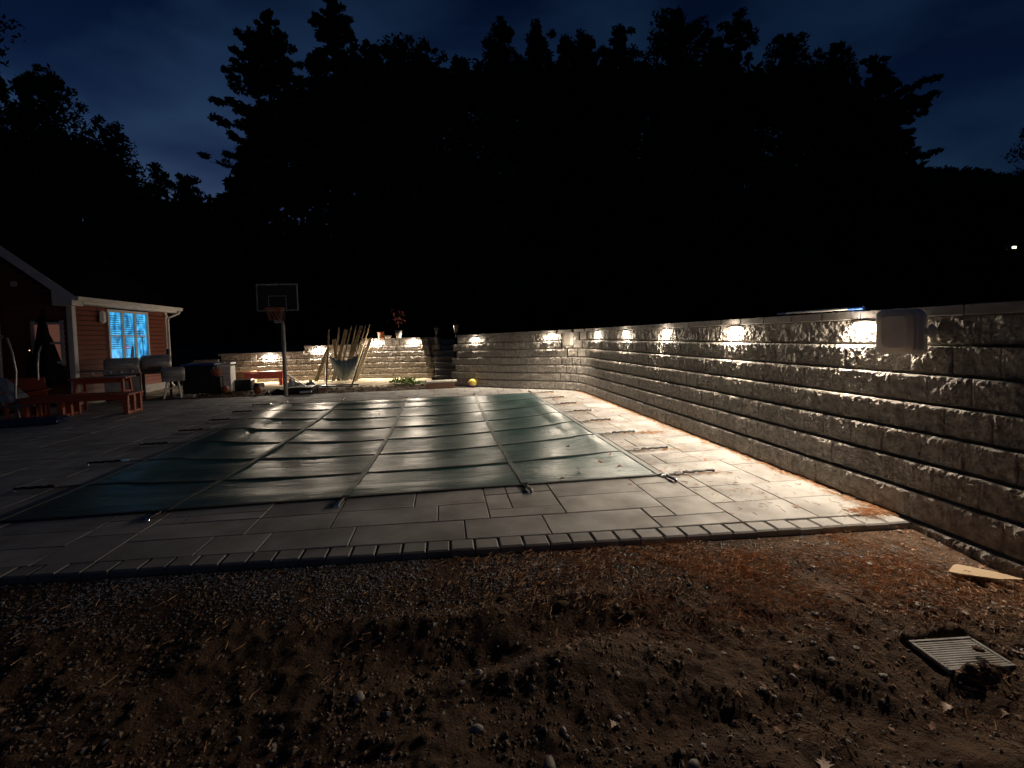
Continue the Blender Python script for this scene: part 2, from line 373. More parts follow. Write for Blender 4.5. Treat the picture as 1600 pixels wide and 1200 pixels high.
for j in range(NYC):
    for i in range(NXC):
        if occ[i, j]: continue
        order = list(RNG.choice(len(sizes), len(sizes), replace=False, p=np.array(wts)/sum(wts)))
        for k in order:
            w, d = sizes[k]
            if i+w <= NXC and j+d <= NYC and not occ[i:i+w, j:j+d].any():
                occ[i:i+w, j:j+d] = True
                x1, x0 = PX0-i*MOD, PX0-(i+w)*MOD; y0, y1 = PY0+j*MOD, PY0+(j+d)*MOD
                plist.append([patmap(x0, y0), patmap(x1, y0), patmap(x1, y1), patmap(x0, y1)]); break
def pxarea(poly):
    q = [PJ((a, b, 0)) for a, b in poly]; c = np.mean([t[:2] for t in q], 0)
    if c[0] < -60 or c[0] > 1660 or q[0][2] < .2: return 0
    return .5*abs(sum(q[i-1][0]*q[i][1]-q[i][0]*q[i-1][1] for i in range(len(q))))
plist.sort(key=pxarea, reverse=True)
rest = MB()
for k, poly in enumerate(plist):
    mb, c = paver_mesh(poly); z = RNG.uniform(-.0022, .0022)
    if k < 300: link('paver', mb.mesh('paver'), M_paver, patio, loc=(c[0], c[1], z)).rotation_euler = (RNG.normal(0, .0035), RNG.normal(0, .0035), 0)
    else: rest.add([(v[0]+c[0], v[1]+c[1], v[2]+z) for v in mb.v], mb.f)
o = link('far_pavers', rest.mesh('far_pavers'), M_paver, patio); o['kind'] = 'stuff'
x = 3.42; k = 0
while x > -8:
    w = RNG.uniform(.158, .182); y0 = front_y(x-w/2)-.004+RNG.uniform(-.006, .004)
    s_ = -.064
    poly = [(x-w, y0-s_*w/2), (x, y0+s_*w/2), (x, y0+s_*w/2+.165), (x-w, y0-s_*w/2+.165)]
    mb, c = paver_mesh(poly, th=.075, ch=.011, gap=.0035)
    link('border_paver', mb.mesh('border_paver'), M_border, patio, loc=(c[0], c[1], -.001+RNG.uniform(-.003, .002)), rz=RNG.uniform(-.012, .012)); x -= w; k += 1
shell = MB()
for a, b, c, d in ((HXL-.2, HXL, HYF-.2, HYB+.2), (HXR, HXR+.2, HYF-.2, HYB+.2), (HXL, HXR, HYF-.2, HYF), (HXL, HXR, HYB, HYB+.2)):
    shell.box(((a+b)/2, (c+d)/2, -.42), (b-a-.004, d-c-.004, .22))
struct('pool_shell', shell.mesh('pool_shell'), M_under)
struct('pool_water', MB().add([(HXL, HYF, -.33), (HXR, HYF, -.33), (HXR, HYB, -.33), (HXL, HYB, -.33)], [(0, 1, 2, 3)]).mesh('pool_water'), M_water)

# ------------------------------------------------------------------ pool cover
CX = [2.17, .74, -.94, -2.46, -3.82]; CYF, CYB = 4.5, 11.72; NR = 7
CY = [CYF+(CYB-CYF)*i/NR for i in range(NR+1)]
def cz(x, y):
    x = np.asarray(x, float); y = np.asarray(y, float)
    u = np.clip((x-HXL)/(HXR-HXL), 0, 1); v = np.clip((y-HYF)/(HYB-HYF), 0, 1)
    s = .125*(np.sin(pi*u)*np.sin(pi*v)+1e-9)**.72
    cu = np.zeros_like(x)
    for a, b in zip(CX[1:], CX[:-1]): cu = np.where((x >= a) & (x <= b), np.sin(pi*(x-a)/(b-a)), cu)
    cv = np.abs(np.sin(pi*(y-CYF)/(CYB-CYF)*NR))
    edge = np.minimum(1, np.minimum(np.minimum(x-HXL, HXR-x), np.minimum(y-HYF, HYB-y))/.25); edge = np.clip(edge, 0, 1)
    b = -.014*edge*(np.sqrt(np.abs(cu*cv))*(.6+.9*(vnoise(x, y, 1.1, 21)+.5)))
    w = edge*(.011*vnoise(x*.8, y*1.8, .55, 22)+.004*vnoise(x*.6, y*2.6, .2, 23))
    return .014-s*edge+b+w+.002*vnoise(x, y, .2, 24)*(1-edge)
cover = thing('pool_cover', 'dark green safety cover stretched over the swimming pool in the patio', 'pool cover')
gx = np.linspace(CX[-1], CX[0], 240); gy = np.linspace(CYF, CYB, 290)
XX, YY = np.meshgrid(gx, gy); ZZ = cz(XX, YY); ni, nj = XX.shape; idx = np.arange(ni*nj).reshape(ni, nj)
Fc = np.stack([idx[:-1, :-1].ravel(), idx[:-1, 1:].ravel(), idx[1:, 1:].ravel(), idx[1:, :-1].ravel()], 1)
link('cover_sheet', np_mesh('cover_sheet', np.stack([XX.ravel(), YY.ravel(), ZZ.ravel()], 1), Fc, True), M_cover, cover)
def webbing(p0, p1, w, m, dz=.004):
    n = 90; P0 = np.array(p0); P1 = np.array(p1); d = (P1-P0)/np.linalg.norm(P1-P0); s = np.array([-d[1], d[0]])*w/2; mb = MB(); vs = []
    for i in range(n+1):
        c = P0+(P1-P0)*i/n
        for k in (-1, 1):
            q = c+k*s; vs.append((q[0], q[1], float(cz(c[0], c[1]))+dz+(.0 if k else 0)))
        for k in (1, -1):
            q = c+k*s; vs.append((q[0], q[1], float(cz(c[0], c[1]))+dz-.006))
    fs = [(4*i+a, 4*i+b, 4*i+4+b, 4*i+4+a) for i in range(n) for a, b in ((0, 1), (1, 2), (2, 3), (3, 0))]
    mb.add(vs, fs, False); return part('webbing', mb, m, cover)
for y in CY: webbing((CX[0]-.01, y+(.02 if y == CYF else (-.02 if y == CYB else 0))), (CX[-1]+.01, y+(.02 if y == CYF else (-.02 if y == CYB else 0))), .04, M_web, .005)
for i, x in enumerate(CX): webbing((x-(.03 if i == 0 else (-.03 if i == 4 else 0)), CYF+.01), (x-(.03 if i == 0 else (-.03 if i == 4 else 0)), CYB-.01), .055, M_seam, .008)
def strap(x, y, dx, dy, L1, L2, dark=True):
    d = np.array([dx, dy])/sqrt(dx*dx+dy*dy); a = np.array([x, y]); b = a+d*L1; c = b+d*L2; sd2 = np.array([-d[1], d[0]])
    mb = MB(); mb.bar((*a, .020), (*b, .013), .042, .005)
    s = part('anchor_strap', mb, M_web, cover)
    t = MB(); n = 9; pts = [(*(b+d*L2*i/n), .026+.004*sin(i*2.)) for i in range(n+1)]; t.tube(pts, [.012+.004*(i % 2) for i in range(n+1)], 8)
    part('spring_sleeve', t, M_blackpl, s)
    bk = MB(); q = b-d*.06
    for k in (-1, 1): e = q+sd2*.028*k; bk.bar((*(e-d*.03), .024), (*(e+d*.03), .024), .007, .007)
    for k in (-1, 0, 1): e = q+d*.03*k; bk.bar((*(e-sd2*.03), .025), (*(e+sd2*.03), .025), .007, .007)
    bk.lathe([(.001, .04), (.014, .038), (.016, .0)], (c[0], c[1], 0), n=10)
    bk.bar((*(c-d*.05), .03), (*c, .034), .012, .006)
    bo = part('buckle', bk, M_chrome, s); bo['kind'] = 'stuff'
for y in CY: strap(CX[0], y, 1, .02, .22, .34)
for y in CY: strap(CX[-1], y, -1, -.03, .25, .36)
for i, x in enumerate(CX): strap(x, CYF, .12 if i < 2 else -.10, -1, .07, .15)
for x in CX: strap(x, CYB, .0, 1, .12, .3)

# ------------------------------------------------------------------ segmental retaining walls
BH, BL, SET = .2185, .305, .033
def chaikin(P, n=3):
    P = [np.array(p, float) for p in P]
    for _ in range(n):
        Q = [P[0]]
        for a, b in zip(P[:-1], P[1:]): Q += [a*.75+b*.25, a*.25+b*.75]
        Q.append(P[-1]); P = Q
    return P
class Path:
    def __init__(s, P):
        s.P = np.array(P); d = np.linalg.norm(np.diff(s.P, axis=0), axis=1); s.S = np.concatenate([[0], np.cumsum(d)]); s.L = s.S[-1]
    def at(s, t):
        x = np.interp(t, s.S, s.P[:, 0]); y = np.interp(t, s.S, s.P[:, 1]); e = .06
        ax, ay = np.interp(max(t-e, 0), s.S, s.P[:, 0]), np.interp(max(t-e, 0), s.S, s.P[:, 1]); bx, by = np.interp(min(t+e, s.L), s.S, s.P[:, 0]), np.interp(min(t+e, s.L), s.S, s.P[:, 1])
        d = np.array([bx-ax, by-ay]); d /= np.linalg.norm(d); return np.array([x, y]), d
def block_mesh(L, H, seed, nx=26, nz=18, D=.24, rough=1.):
    g = 0.0005; r = np.random.default_rng(seed)
    U = np.linspace(g, L-g, nx+1); Vv = np.linspace(0.001, H-.004, nz+1); X, Z = np.meshgrid(U, Vv)
    d = .014*vnoise(X, Z, .085, seed)+.013*vnoise(X, Z, .04, seed+50)+.013*vnoise(X, Z, .018, seed+90)+.006*vnoise(X, Z, .010, seed+95)
    ex = np.minimum(X-g, L-g-X); ez = np.minimum(Z, H-.004-Z); e = np.minimum(ex/.003, ez/.016); e = np.clip(e, 0, 1)
    Y = -(d*.8*rough*(.45+.55*e)+.006*e)+.006+.026*np.clip(1-Z/.024, 0, 1)
    Z = Z-np.where(Z > H-.02, 1, 0)*np.abs(vnoise(X, Z, .035, seed+7))*.010
    V = [(a, b, c) for a, b, c in zip(X.ravel(), Y.ravel(), Z.ravel())]; w = nx+1
    F_ = [(j*w+i, j*w+i+1, (j+1)*w+i+1, (j+1)*w+i) for j in range(nz) for i in range(nx)]
    mb = MB(); mb.add(V, F_, False)
    top = [V[nz*w+i] for i in range(w)]; bot = [V[i] for i in range(w)]
    mb.add(top+[(p[0], D, H-.004) for p in top], [(i, i+1, w+i+1, w+i) for i in range(nx)])
    mb.add([bot[0], bot[-1], (L-g, D, .001), (g, D, .001)], [(3, 2, 1, 0)])
    for i, fl in ((0, 1), (nx, -1)):
        col = [V[j*w+i] for j in range(nz+1)]; mb.add(col+[(p[0], D, p[2]) for p in col], [((j, j+1, nz+2+j, nz+1+j) if fl == 1 else (nz+1+j, nz+2+j, j+1, j)) for j in range(nz)])
    mb.add([(g, D, .001), (L-g, D, .001), (L-g, D, H-.004), (g, D, H-.004)], [(3, 2, 1, 0)])
    return mb
VAR = [block_mesh(BL, BH, 100+i) for i in range(9)]; VARM = [v.mesh('block') for v in VAR]
LOWV = [block_mesh(BL, BH, 200+i, 10, 6) for i in range(6)]; LOWM = [v.mesh('block') for v in LOWV]
CAPL = .42
capmb = MB().box((CAPL/2, .125, .04), (CAPL-.004, .33, .078), ch=.006); capM = capmb.mesh('cap_stone')
def segwall(root, path, ncourse, zs, extra=0, limit=280, first=0., ctop=None, low=False, capshift=0.):
    """courses of blocks along path; zs(t) scales the height, ctop(t) = number of courses at t"""
    items = []
    for c in range(-extra, ncourse):
        t = first-(BL*.5 if c % 2 else 0)-RNG.uniform(0, .03)
        while t < path.L-.02:
            tm = min(max(t+BL/2, 0), path.L)
            if ctop and c >= ctop(tm): t += BL; continue
            p, d = path.at(tm); n = np.array([-d[1], d[0]]); k = zs(tm)
            if c < 0 and p[1] > 3.3: t += BL; continue
            o2 = p+n*(SET*c+RNG.uniform(-.004, .004))-d*BL/2; z = c*BH*k
            q = PJ((o2[0], o2[1], z+.1)); sc = -1e9 if (q[0] > 1750 or q[2] < .3) else -q[2]
            items.append((sc, o2, math.atan2(d[1], d[0]), z, k)); t += BL
    items.sort(key=lambda a: -a[0]); rm = MB()
    for i, (sc, o2, a, z, k) in enumerate(items):
        if i < limit:
            o = link('block', random.choice(LOWM if (low or -sc > 9) else VARM), M_block, root, loc=(o2[0], o2[1], z), rz=a+RNG.uniform(-.008, .008)); o.scale = (1, 1, k)
        else:
            mb = random.choice(LOWV); ca, sa = cos(a), sin(a)
            rm.add([(o2[0]+v[0]*ca-v[1]*sa, o2[1]+v[0]*sa+v[1]*ca, z+v[2]*k) for v in mb.v], mb.f, True)
    if rm.v: o = link('remaining_blocks', rm.mesh('remaining_blocks'), M_block, root); o['kind'] = 'stuff'
    t = 0.
    while t < path.L-.05:
        tm = min(t+CAPL/2, path.L); p, d = path.at(tm); n = np.array([-d[1], d[0]]); nc = ctop(tm) if ctop else ncourse
        o2 = p+n*(SET*nc-.02+capshift)-d*CAPL/2
        o = link('cap_stone', capM, M_cap, root, loc=(o2[0], o2[1], nc*BH*zs(tm)-.001), rz=math.atan2(d[1], d[0])+RNG.uniform(-.004, .004)); t += CAPL
right_wall = thing('retaining_wall', 'long split face concrete block retaining wall running along the right side and bending behind the pool', 'retaining wall')
RP = Path(chaikin([(.30, 14.42), (1.2, 13.62), (2.0, 12.95), (2.75, 12.42), (3.22, 12.10), (3.45, 11.6), (3.45, 10.5), (3.45, 6), (3.45, .4)], 3))
rzs = lambda t: .955+.045*min(1, t/4.2)
segwall(right_wall, RP, 7, rzs, extra=2, limit=270)
ret = Path([(.62, 18.3), (.36, 14.75)]); segwall(right_wall, ret, 7, lambda t: .955, limit=0)
left_wall = thing('retaining_wall', 'lower lit block retaining wall behind the garden, stepping down to the left', 'retaining wall')
LP = Path([(-8.9, 18.35), (-7.2, 18.32), (-5.4, 18.32), (-3.4, 18.25), (-1.8, 17.85), (-.36, 17.25)])
def lct(t):
    p, _ = LP.at(t)
    return 5 if p[0] < -7.35 else (5 if p[0] < -7.3 else (6 if p[0] < -5.15 else 7))
def lct(t):
    X_ = LP.at(t)[0][0]
    return 4 if X_ < -7.95 else (5 if X_ < -5.25 else (6 if X_ < -3.2 else 7))
segwall(left_wall, LP, 7, lambda t: .935, limit=200, ctop=lct, low=True)
ret2 = Path([(-.34, 17.35), (-.20, 20.2)]); segwall(left_wall, Path([ret2.P[0], ret2.P[1]]), 7, lambda t: .935, limit=0)
steps = thing('stone_steps', 'dark stone steps climbing through the gap between the two block walls', 'steps')
for i in range(7):
    part('tread', MB().box((0, .17, .10), (.72, .345, .20), ch=.01), M_stone, steps, loc=(.05 if i else 0.05, 15.9+.35*i, .2*i))

# upper ground behind the walls
hb = [p+np.array([0, .32]) for p in LP.P]
pts = [(-14, 24), (-3.3, 24)]+[tuple(p) for p in hb if p[0] > -3.25]+[(-.18, 18.4), (-.1, 18.6), (.5, 18.6), (.75, 18.3), (.6, 14.9)]
for t in np.linspace(.5, RP.L, 40):
    p, d = RP.at(t); n = np.array([-d[1], d[0]]); pts.append(tuple(p+n*.36))
pts += [(3.9, -60), (70, -60), (70, 75), (-70, 75), (-70, 40), (-14, 30)]
mb = MB(); mb.add([(a, b, 1.47) for a, b in pts], [tuple(range(len(pts)))])
me = mb.mesh('upper_ground'); import bmesh
bm = bmesh.new(); bm.from_mesh(me); bmesh.ops.triangulate(bm, faces=bm.faces[:]); ext = bmesh.ops.extrude_face_region(bm, geom=bm.faces[:])
for e_ in ext['geom']:
    if isinstance(e_, bmesh.types.BMVert): e_.co.z -= .5
bmesh.ops.recalc_face_normals(bm, faces=bm.faces[:]); bm.to_mesh(me); bm.free()
up = struct('upper_ground', me, M_grassd); up.location.z = -.05
sl = [tuple(p) for p in hb if p[0] <= -3.15]; sv = [(-14, 18.7, .3)]+[(p[0], p[1], lct(0)*0+({4: .78, 5: .98, 6: 1.18, 7: 1.4}[4 if p[0] < -7.95 else (5 if p[0] < -5.25 else (6 if p[0] < -3.2 else 7))])) for p in sl]
sv2 = [(a, 24.05, 1.42) for a, b, c in sv]; nn = len(sv)
struct('garden_slope', MB().add(sv+sv2, [(i, i+1, nn+i+1, nn+i) for i in range(nn-1)]).mesh('garden_slope'), M_grassd)
def lterr():
    # lower terrace behind the stepped-down part of the left wall is just soil heaped to the caps
    return 0

# ------------------------------------------------------------------ wall lamps
def wall_lamp(px, py, path, nc, zs, power, label, side=.30):
    # the point of the path seen in this column
    best = min(np.linspace(.05, path.L-.05, 1500), key=lambda t: abs(PJ((*path.at(t)[0], 1.4))[0]-px) if PJ((*path.at(t)[0], 1.4))[2] > 0 else 1e9)
    p, d = path.at(best); n = np.array([-d[1], d[0]]); c = nc(best) if nc else 7
    q = p+n*(SET*c-.02); z = c*BH*zs(best)
    if c == 7 or True: z = z-.002
    r = thing('wall_lamp', label, 'wall lamp', (q[0], q[1], z), math.atan2(d[1], d[0]), 'under-cap lamps on the block walls')
    part('housing', MB().box((0, -.030, -.012), (.18, .034, .020), ch=.004), M_lampmetal, r)
    part('lens', MB().box((0, -.030, -.0300), (.165, .026, .014)), M_lens, r)
    ld = bpy.data.lights.new('lamp_light', 'POINT'); ld.energy = power*side; ld.color = (1, .84, .66); ld.shadow_soft_size = .022
    lo = bpy.data.objects.new('lamp_light', ld); COL.objects.link(lo); lo.parent = r; lo.location = (0, -.052, -.062)
    ad_ = bpy.data.lights.new('lamp_beam', 'AREA'); ad_.shape = 'RECTANGLE'; ad_.size = .15; ad_.size_y = .02; ad_.energy = power*.82; ad_.color = (1, .85, .67)
    ao = bpy.data.objects.new('lamp_beam', ad_); COL.objects.link(ao); ao.parent = r; ao.location = (0, -.032, -.039)
PW = 62
for px, pw, lb in ((922, 1., 'lit lamp under the wall cap just right of the small white speaker'), (964, 1., 'lit lamp under the cap, second along the long right wall'),
                   (1025, 1., 'lit lamp under the cap midway along the long right wall'), (1128, 1.15, 'lit lamp under the cap left of the blue pole on the long wall'),
                   (1321, 1.25, 'brightest nearest lit lamp under the cap beside the large speaker'), (858, 1., 'lit lamp under the wall cap just left of the small white speaker'),
                   (737, .8, 'lit lamp on the angled wall above the yellow and purple ball')):
    wall_lamp(px, 0, RP, None, rzs, PW*1.08*pw, lb)
for px, lb in ((420, 'leftmost lit wall lamp, behind the basketball pole'), (497, 'lit wall lamp left of the leaning lumber'), (585, 'lit wall lamp right of the leaning lumber'), (643, 'lit wall lamp right of the white flower pot')):
    wall_lamp(px, 0, LP, lct, lambda t: .935, PW*2.0, lb, .40)


# ------------------------------------------------------------------ things mounted on the wall
def speaker(name, label, loc, rz, k=1.):
    r = thing(name, label, 'speaker', loc, rz, 'white outdoor speakers on the block wall')
    w, d, h = .27*k, .24*k, .33*k
    def ring(y, sx, sz, n=5, rad=.045*k):
        pts = []
        for cx, cz_, a0 in ((1, 1, 0), (-1, 1, 90), (-1, -1, 180), (1, -1, 270)):
            for i in range(n+1):
                a = radians(a0+90*i/n); pts.append((cx*(sx/2-rad)+rad*cos(a), y, cz_*(sz/2-rad)+rad*sin(a)))
        return pts
    rings = [ring(d*.5, w*.62, h*.78), ring(d*.42, w*.72, h*.86), ring(-d*.12, w, h), ring(-d*.42, w, h), ring(-d*.44, w*.95, h*.96)]
    mb = MB(); n = len(rings[0])
    for i in range(4): mb.add(rings[i]+rings[i+1], [(j, (j+1) % n, n+(j+1) % n, n+j) for j in range(n)], True)
    mb.add(rings[0], [tuple(range(n))]); mb.add(rings[-1], [tuple(range(n))[::-1]])
    part('cabinet', mb, M_plasticw, r)
    g0, g1, g2 = ring(-d*.43, w*.90, h*.92), ring(-d*.50, w*.88, h*.90), ring(-d*.56, w*.6, h*.7)
    mb = MB()
    for a, b in ((g0, g1), (g1, g2)): mb.add(a+b, [(j, (j+1) % n, n+(j+1) % n, n+j) for j in range(n)], True)
    mb.add(g2, [tuple(range(n))[::-1]]); part('grille', mb, M_beige, r)
    mb = MB(); q = w*.5+.012
    for sx in (-1, 1): mb.box((sx*q, .06*k, 0), (.006, .20*k, .05*k), ch=.002)
    mb.box((0, .163*k, 0), (2*q+.006, .006, .04*k)); part('bracket', mb, M_plasticw, r)
    for sx in (-1, 1):
        kb = MB().lathe([(.001, .022), (.04*k, .018), (.05*k, .004), (.05*k, 0)] if sx > 0 else [(.05*k, 0), (.05*k, -.004), (.04*k, -.018), (.001, -.022)], (sx*(q+.003), .03*k, 0), axis='x', n=16)
        part('knob', kb, M_plasticw, r)
    return r
def speaker2(loc, rz, label, k=1.): return speaker('outdoor_speaker', label, loc, rz, k)
# near speaker: cabinet seen from behind the grille side, its rim and bracket dial towards the camera
sg = np.array([0, 0, EYE])+ray(1413, 518)*(3.475/ray(1413, 518)[0]); speaker2(tuple(sg), radians(-74), 'large outdoor speaker with beige grille at the dark near end of the long wall', 1.03)
t_ = min(np.linspace(3, 6, 600), key=lambda t: abs(PJ((*RP.at(t)[0], 1.4))[0]-892)); p_, d_ = RP.at(t_); n_ = np.array([-d_[1], d_[0]])
q_ = p_-n_*.10
speaker2((q_[0], q_[1], 1.35), radians(-30), 'small distant white speaker in the bend of the wall between two lamps', 1.05)

pp = thing('pool_pole', 'long blue and white telescopic pool pole lying on top of the wall', 'pool pole')
a_, b_ = np.array([3.66, 4.75, 1.632]), np.array([3.60, 3.62, 1.632])
part('tube', MB().tube([a_+(b_-a_)*.12, a_+(b_-a_)*.86], .013, 10), M_plasticw, pp)
part('handle', MB().tube([a_+(b_-a_)*.86, b_], .016, 10), M_blue, pp); part('tip', MB().tube([a_, a_+(b_-a_)*.12], .017, 10), M_blue, pp)

def lantern(loc, label):
    r = thing('wall_lantern', label, 'lantern', loc, 0, 'unlit carriage lanterns beside the steps')
    part('post', MB().tube([(0, 0, -.16), (0, 0, .02)], .014), M_dark, r)
    part('base', MB().lathe([(.05, .0), (.055, .02), (.07, .04)], n=6, smooth=False), M_dark, r)
    part('glass', MB().lathe([(.065, .04), (.095, .22)], n=6, smooth=False), M_glassl, r)
    part('cage', (lambda m: [m.bar((.066*cos(a), .066*sin(a), .04), (.097*cos(a), .097*sin(a), .22), .009, .009) for a in [pi*i/3 for i in range(6)]] and m)(MB()), M_lampmetal, r)
    part('roof', MB().lathe([(.12, .22), (.07, .28), (.03, .33), (.012, .36), (.018, .38), (.001, .40)], n=12), M_dark, r)
M_glassl = mat('lantern_glass', (.10, .10, .085), .12, spec=.8)
lantern((-.22, 17.35, 1.60), 'unlit lantern on the left side of the step opening'); lantern((.40, 14.75, 1.62), 'unlit glass lantern on the right side of the step opening')

def pot(name, label, cat, loc, prof, m): r = tag(link(name, MB().lathe(prof, n=20).mesh(name), m, loc=loc), label, cat); return r
def wcap(px): return None
pot('plant_pot', 'small terracotta pot on the wall cap right of the lumber', 'plant pot', (-2.27, 17.95+.05, 1.50), [(.001, 0), (.09, 0), (.12, .22), (.135, .22), (.135, .26), (.11, .26), (.1, .2)], M_terra)
pot('bowl', 'low pale bowl on the wall cap between two pots', 'bowl', (-2.02, 17.9+.05, 1.50), [(.001, 0), (.07, 0), (.13, .06), (.14, .12), (.12, .12), (.06, .03)], M_cream)
pl = thing('potted_plant', 'white tapered pot with a thin red leaved plant on the wall cap', 'potted plant', (-1.62, 17.75+.1, 1.50))
part('pot', MB().lathe([(.001, 0), (.08, 0), (.13, .27), (.115, .27), (.08, .05)], n=20), M_cream, pl)
part('stem', MB().tube([(0, 0, .1), (.01, 0, .5), (.03, .01, .85), (-.04, 0, 1.02)], [.014, .012, .010, .006]), M_trunk, pl)
def leafblade(c, az, el, L, w, droop=.3):
    d = np.array([cos(az)*cos(el), sin(az)*cos(el), sin(el)]); s = np.array([-sin(az), cos(az), 0]); c = np.array(c, float)
    p1 = c+d*L*.5; p2 = c+d*L-np.array([0, 0, L*droop])
    return [c, p1+s*w/2, p2, p1-s*w/2], [(0, 1, 2, 3)]
mb = MB()
for i in range(46):
    a = RNG.uniform(0, 2*pi); z = RNG.uniform(.55, 1.05); mb.add(*leafblade((RNG.normal(0, .06), RNG.normal(0, .06), z), a, RNG.uniform(-.2, .5), RNG.uniform(.18, .34), .06, .5))
part('leaves', mb, M_redleaf, pl)

# ------------------------------------------------------------------ house
house = thing('house', 'red sided house with white trim, gable roof end and a lit blue window', 'house')
HX, HY0, HY1, EZ = -9.2, 13.34, 17.42, 2.62
m = MB(); core = MB()
core.box((HX-3.03, (HY0+HY1)/2, 1.31), (6.0, HY1-HY0-.06, 2.58)); core.prism([(-15.2, 2.6), (HX-.06, 2.6), (-12.3, 5.05)], HY0+.03, HY1-.03, 'xz')
part('wall_core', core, mat('painted_gap_shade', (.05, .016, .010), .9), house)  # dark core colour paints the shade between the lapped boards
WY0, WY1, WZ0, WZ1 = 14.62, 16.30, 1.10, 2.43          # window opening
sd_h = .128
def siding_board(parent, x0, y0, x1, y1, z, z2, nx, ny):
    """one lapped board: bottom edge proud of the top edge"""
    mb = MB(); d0, d1 = .040, .004
    vs = [(x0+nx*d0, y0+ny*d0, z), (x1+nx*d0, y1+ny*d0, z), (x1+nx*d1, y1+ny*d1, z2), (x0+nx*d1, y0+ny*d1, z2), (x0-nx*.01, y0-ny*.01, z), (x1-nx*.01, y1-ny*.01, z), (x1-nx*.01, y1-ny*.01, z2), (x0-nx*.01, y0-ny*.01, z2)]
    mb.add(vs, [(0, 1, 2, 3), (4, 5, 1, 0), (3, 2, 6, 7), (4, 0, 3, 7), (1, 5, 6, 2)])
    link('siding_board', mb.mesh('siding_board'), M_siding, parent)
z = .25
while z < EZ-.05:
    z2 = min(z+sd_h, EZ)
    if z2 > WZ0-.06 and z < WZ1+.06:
        siding_board(house, HX, HY0+.06, HX, WY0-.07, z, z2-.016, 1, 0); siding_board(house, HX, WY1+.07, HX, HY1, z, z2-.016, 1, 0)
    else: siding_board(house, HX, HY0+.06, HX, HY1, z, z2-.016, 1, 0)
    z += sd_h
GW = (-10.02, -9.42, 1.10, 2.08)                       # gable window
z = .25
while z < 4.0:
    z2 = z+sd_h; xr = HX-.06 if z2 < 2.62 else HX-.06-(z2-2.62)/.8
    if xr < -12.2: break
    if z2 > GW[2]-.06 and z < GW[3]+.06:
        siding_board(house, -12.6, HY0, GW[0]-.06, HY0, z, z2, 0, -1); siding_board(house, GW[1]+.06, HY0, xr, HY0, z, z2, 0, -1)
    else: siding_board(house, -12.6, HY0, xr, HY0, z, z2, 0, -1)
    z += sd_h
part('foundation', MB().box((HX-3.0, (HY0+HY1)/2, .06), (6.02, HY1-HY0+.02, .38)), M_stone, house)
part('corner_trim', MB().box((HX+.005, HY0-.005, 1.36), (.13, .13, 2.52), ch=.006), M_white, house)
part('corner_trim', MB().box((HX+.012, HY1-.02, 1.36), (.06, .11, 2.52), ch=.006), M_white, house)
# roof: slope rises away from the eave above the window wall
ru = np.array([-.7809, 0, .6247]); e0 = np.array([HX+.30, 0, 2.66])
rf = MB(); L_ = 4.6; nrm = np.array([.6247, 0, .7809])
for a, b in ((0, .05),):
    p = [e0, e0+ru*L_]; vs = []
    for q in p:
        for t in (0, .05):
            for y in (HY0-.32, HY1+.30): vs.append((q+nrm*t)+np.array([0, y, 0]))
    rf.add(vs, [(0, 1, 5, 4), (2, 6, 7, 3), (0, 2, 3, 1), (4, 5, 7, 6), (0, 4, 6, 2), (1, 3, 7, 5)])
part('roof', rf, M_roof, house)
rk = MB(); a = e0+np.array([-.01, HY0-.335, -.03]); rk.bar(a, a+ru*L_, .03, .19, up=(0, 1, 0)); rk2 = MB()
rk = MB(); q0 = a; q1 = a+ru*L_; w_ = nrm*.095
rk.add([q0-w_+np.array([0, dy, 0]) for dy in (0, .025)]+[q1-w_+np.array([0, dy, 0]) for dy in (0, .025)]+[q0+w_+np.array([0, dy, 0]) for dy in (0, .025)]+[q1+w_+np.array([0, dy, 0]) for dy in (0, .025)],
       [(0, 2, 6, 4), (1, 5, 7, 3), (0, 4, 5, 1), (2, 3, 7, 6), (4, 6, 7, 5), (0, 1, 3, 2)])
part('rake_board', rk, M_white, house)
part('rake_soffit', MB().add([q0-w_*.9+np.array([0, .026, 0]), q1-w_*.9+np.array([0, .026, 0]), q1-w_*.9+np.array([0, .34, 0]), q0-w_*.9+np.array([0, .34, 0])], [(0, 1, 2, 3)]), M_white, house)
part('eave_return', MB().prism([(HX-.16, 2.50), (HX+.27, 2.50), (HX+.27, 2.66), (HX+.02, 2.84), (HX-.16, 2.92)], HY0-.34, HY0+.03, 'xz'), M_white, house)
part('fascia', MB().box((HX+.275, (HY0+HY1)/2+.16, 2.625), (.022, HY1-HY0+.28, .15)), M_white, house)
part('soffit', MB().box((HX+.145, (HY0+HY1)/2+.16, 2.555), (.235, HY1-HY0+.28, .02)), M_white, house)
gt = MB(); prof = [(0, .0), (.07, 0), (.10, .035), (.10, .09), (.115, .095), (.115, .10), (.0, .10)]
gt.prism([(HX+.288+x, 2.615+z) for x, z in prof], HY0-.30, HY1+.34, 'xz'); part('gutter', gt, M_white, house)
ds = MB(); ds.tube([(HX+.34, HY1+.20, 2.62), (HX+.34, HY1+.20, 2.54), (HX+.08, HY1+.02, 2.38), (HX+.07, HY1, 2.25), (HX+.07, HY1, .2), (HX+.16, HY1, .08)], .036, 8); part('downspout', ds, M_white, house)
fl = MB().sphere((HX+.10, HY1-.15, 2.42), .05, 8); part('security_light', fl, M_plasticw, house)
part('wall_speaker', MB().box((HX+.09, 14.30, 2.27), (.12, .20, .34), ch=.05), M_plasticw, house)  # white speaker box beside the window, no lamp
part('vent_box', MB().box((-10.37, HY0-.05, 3.06), (.13, .05, .13), ch=.01), M_white, house)
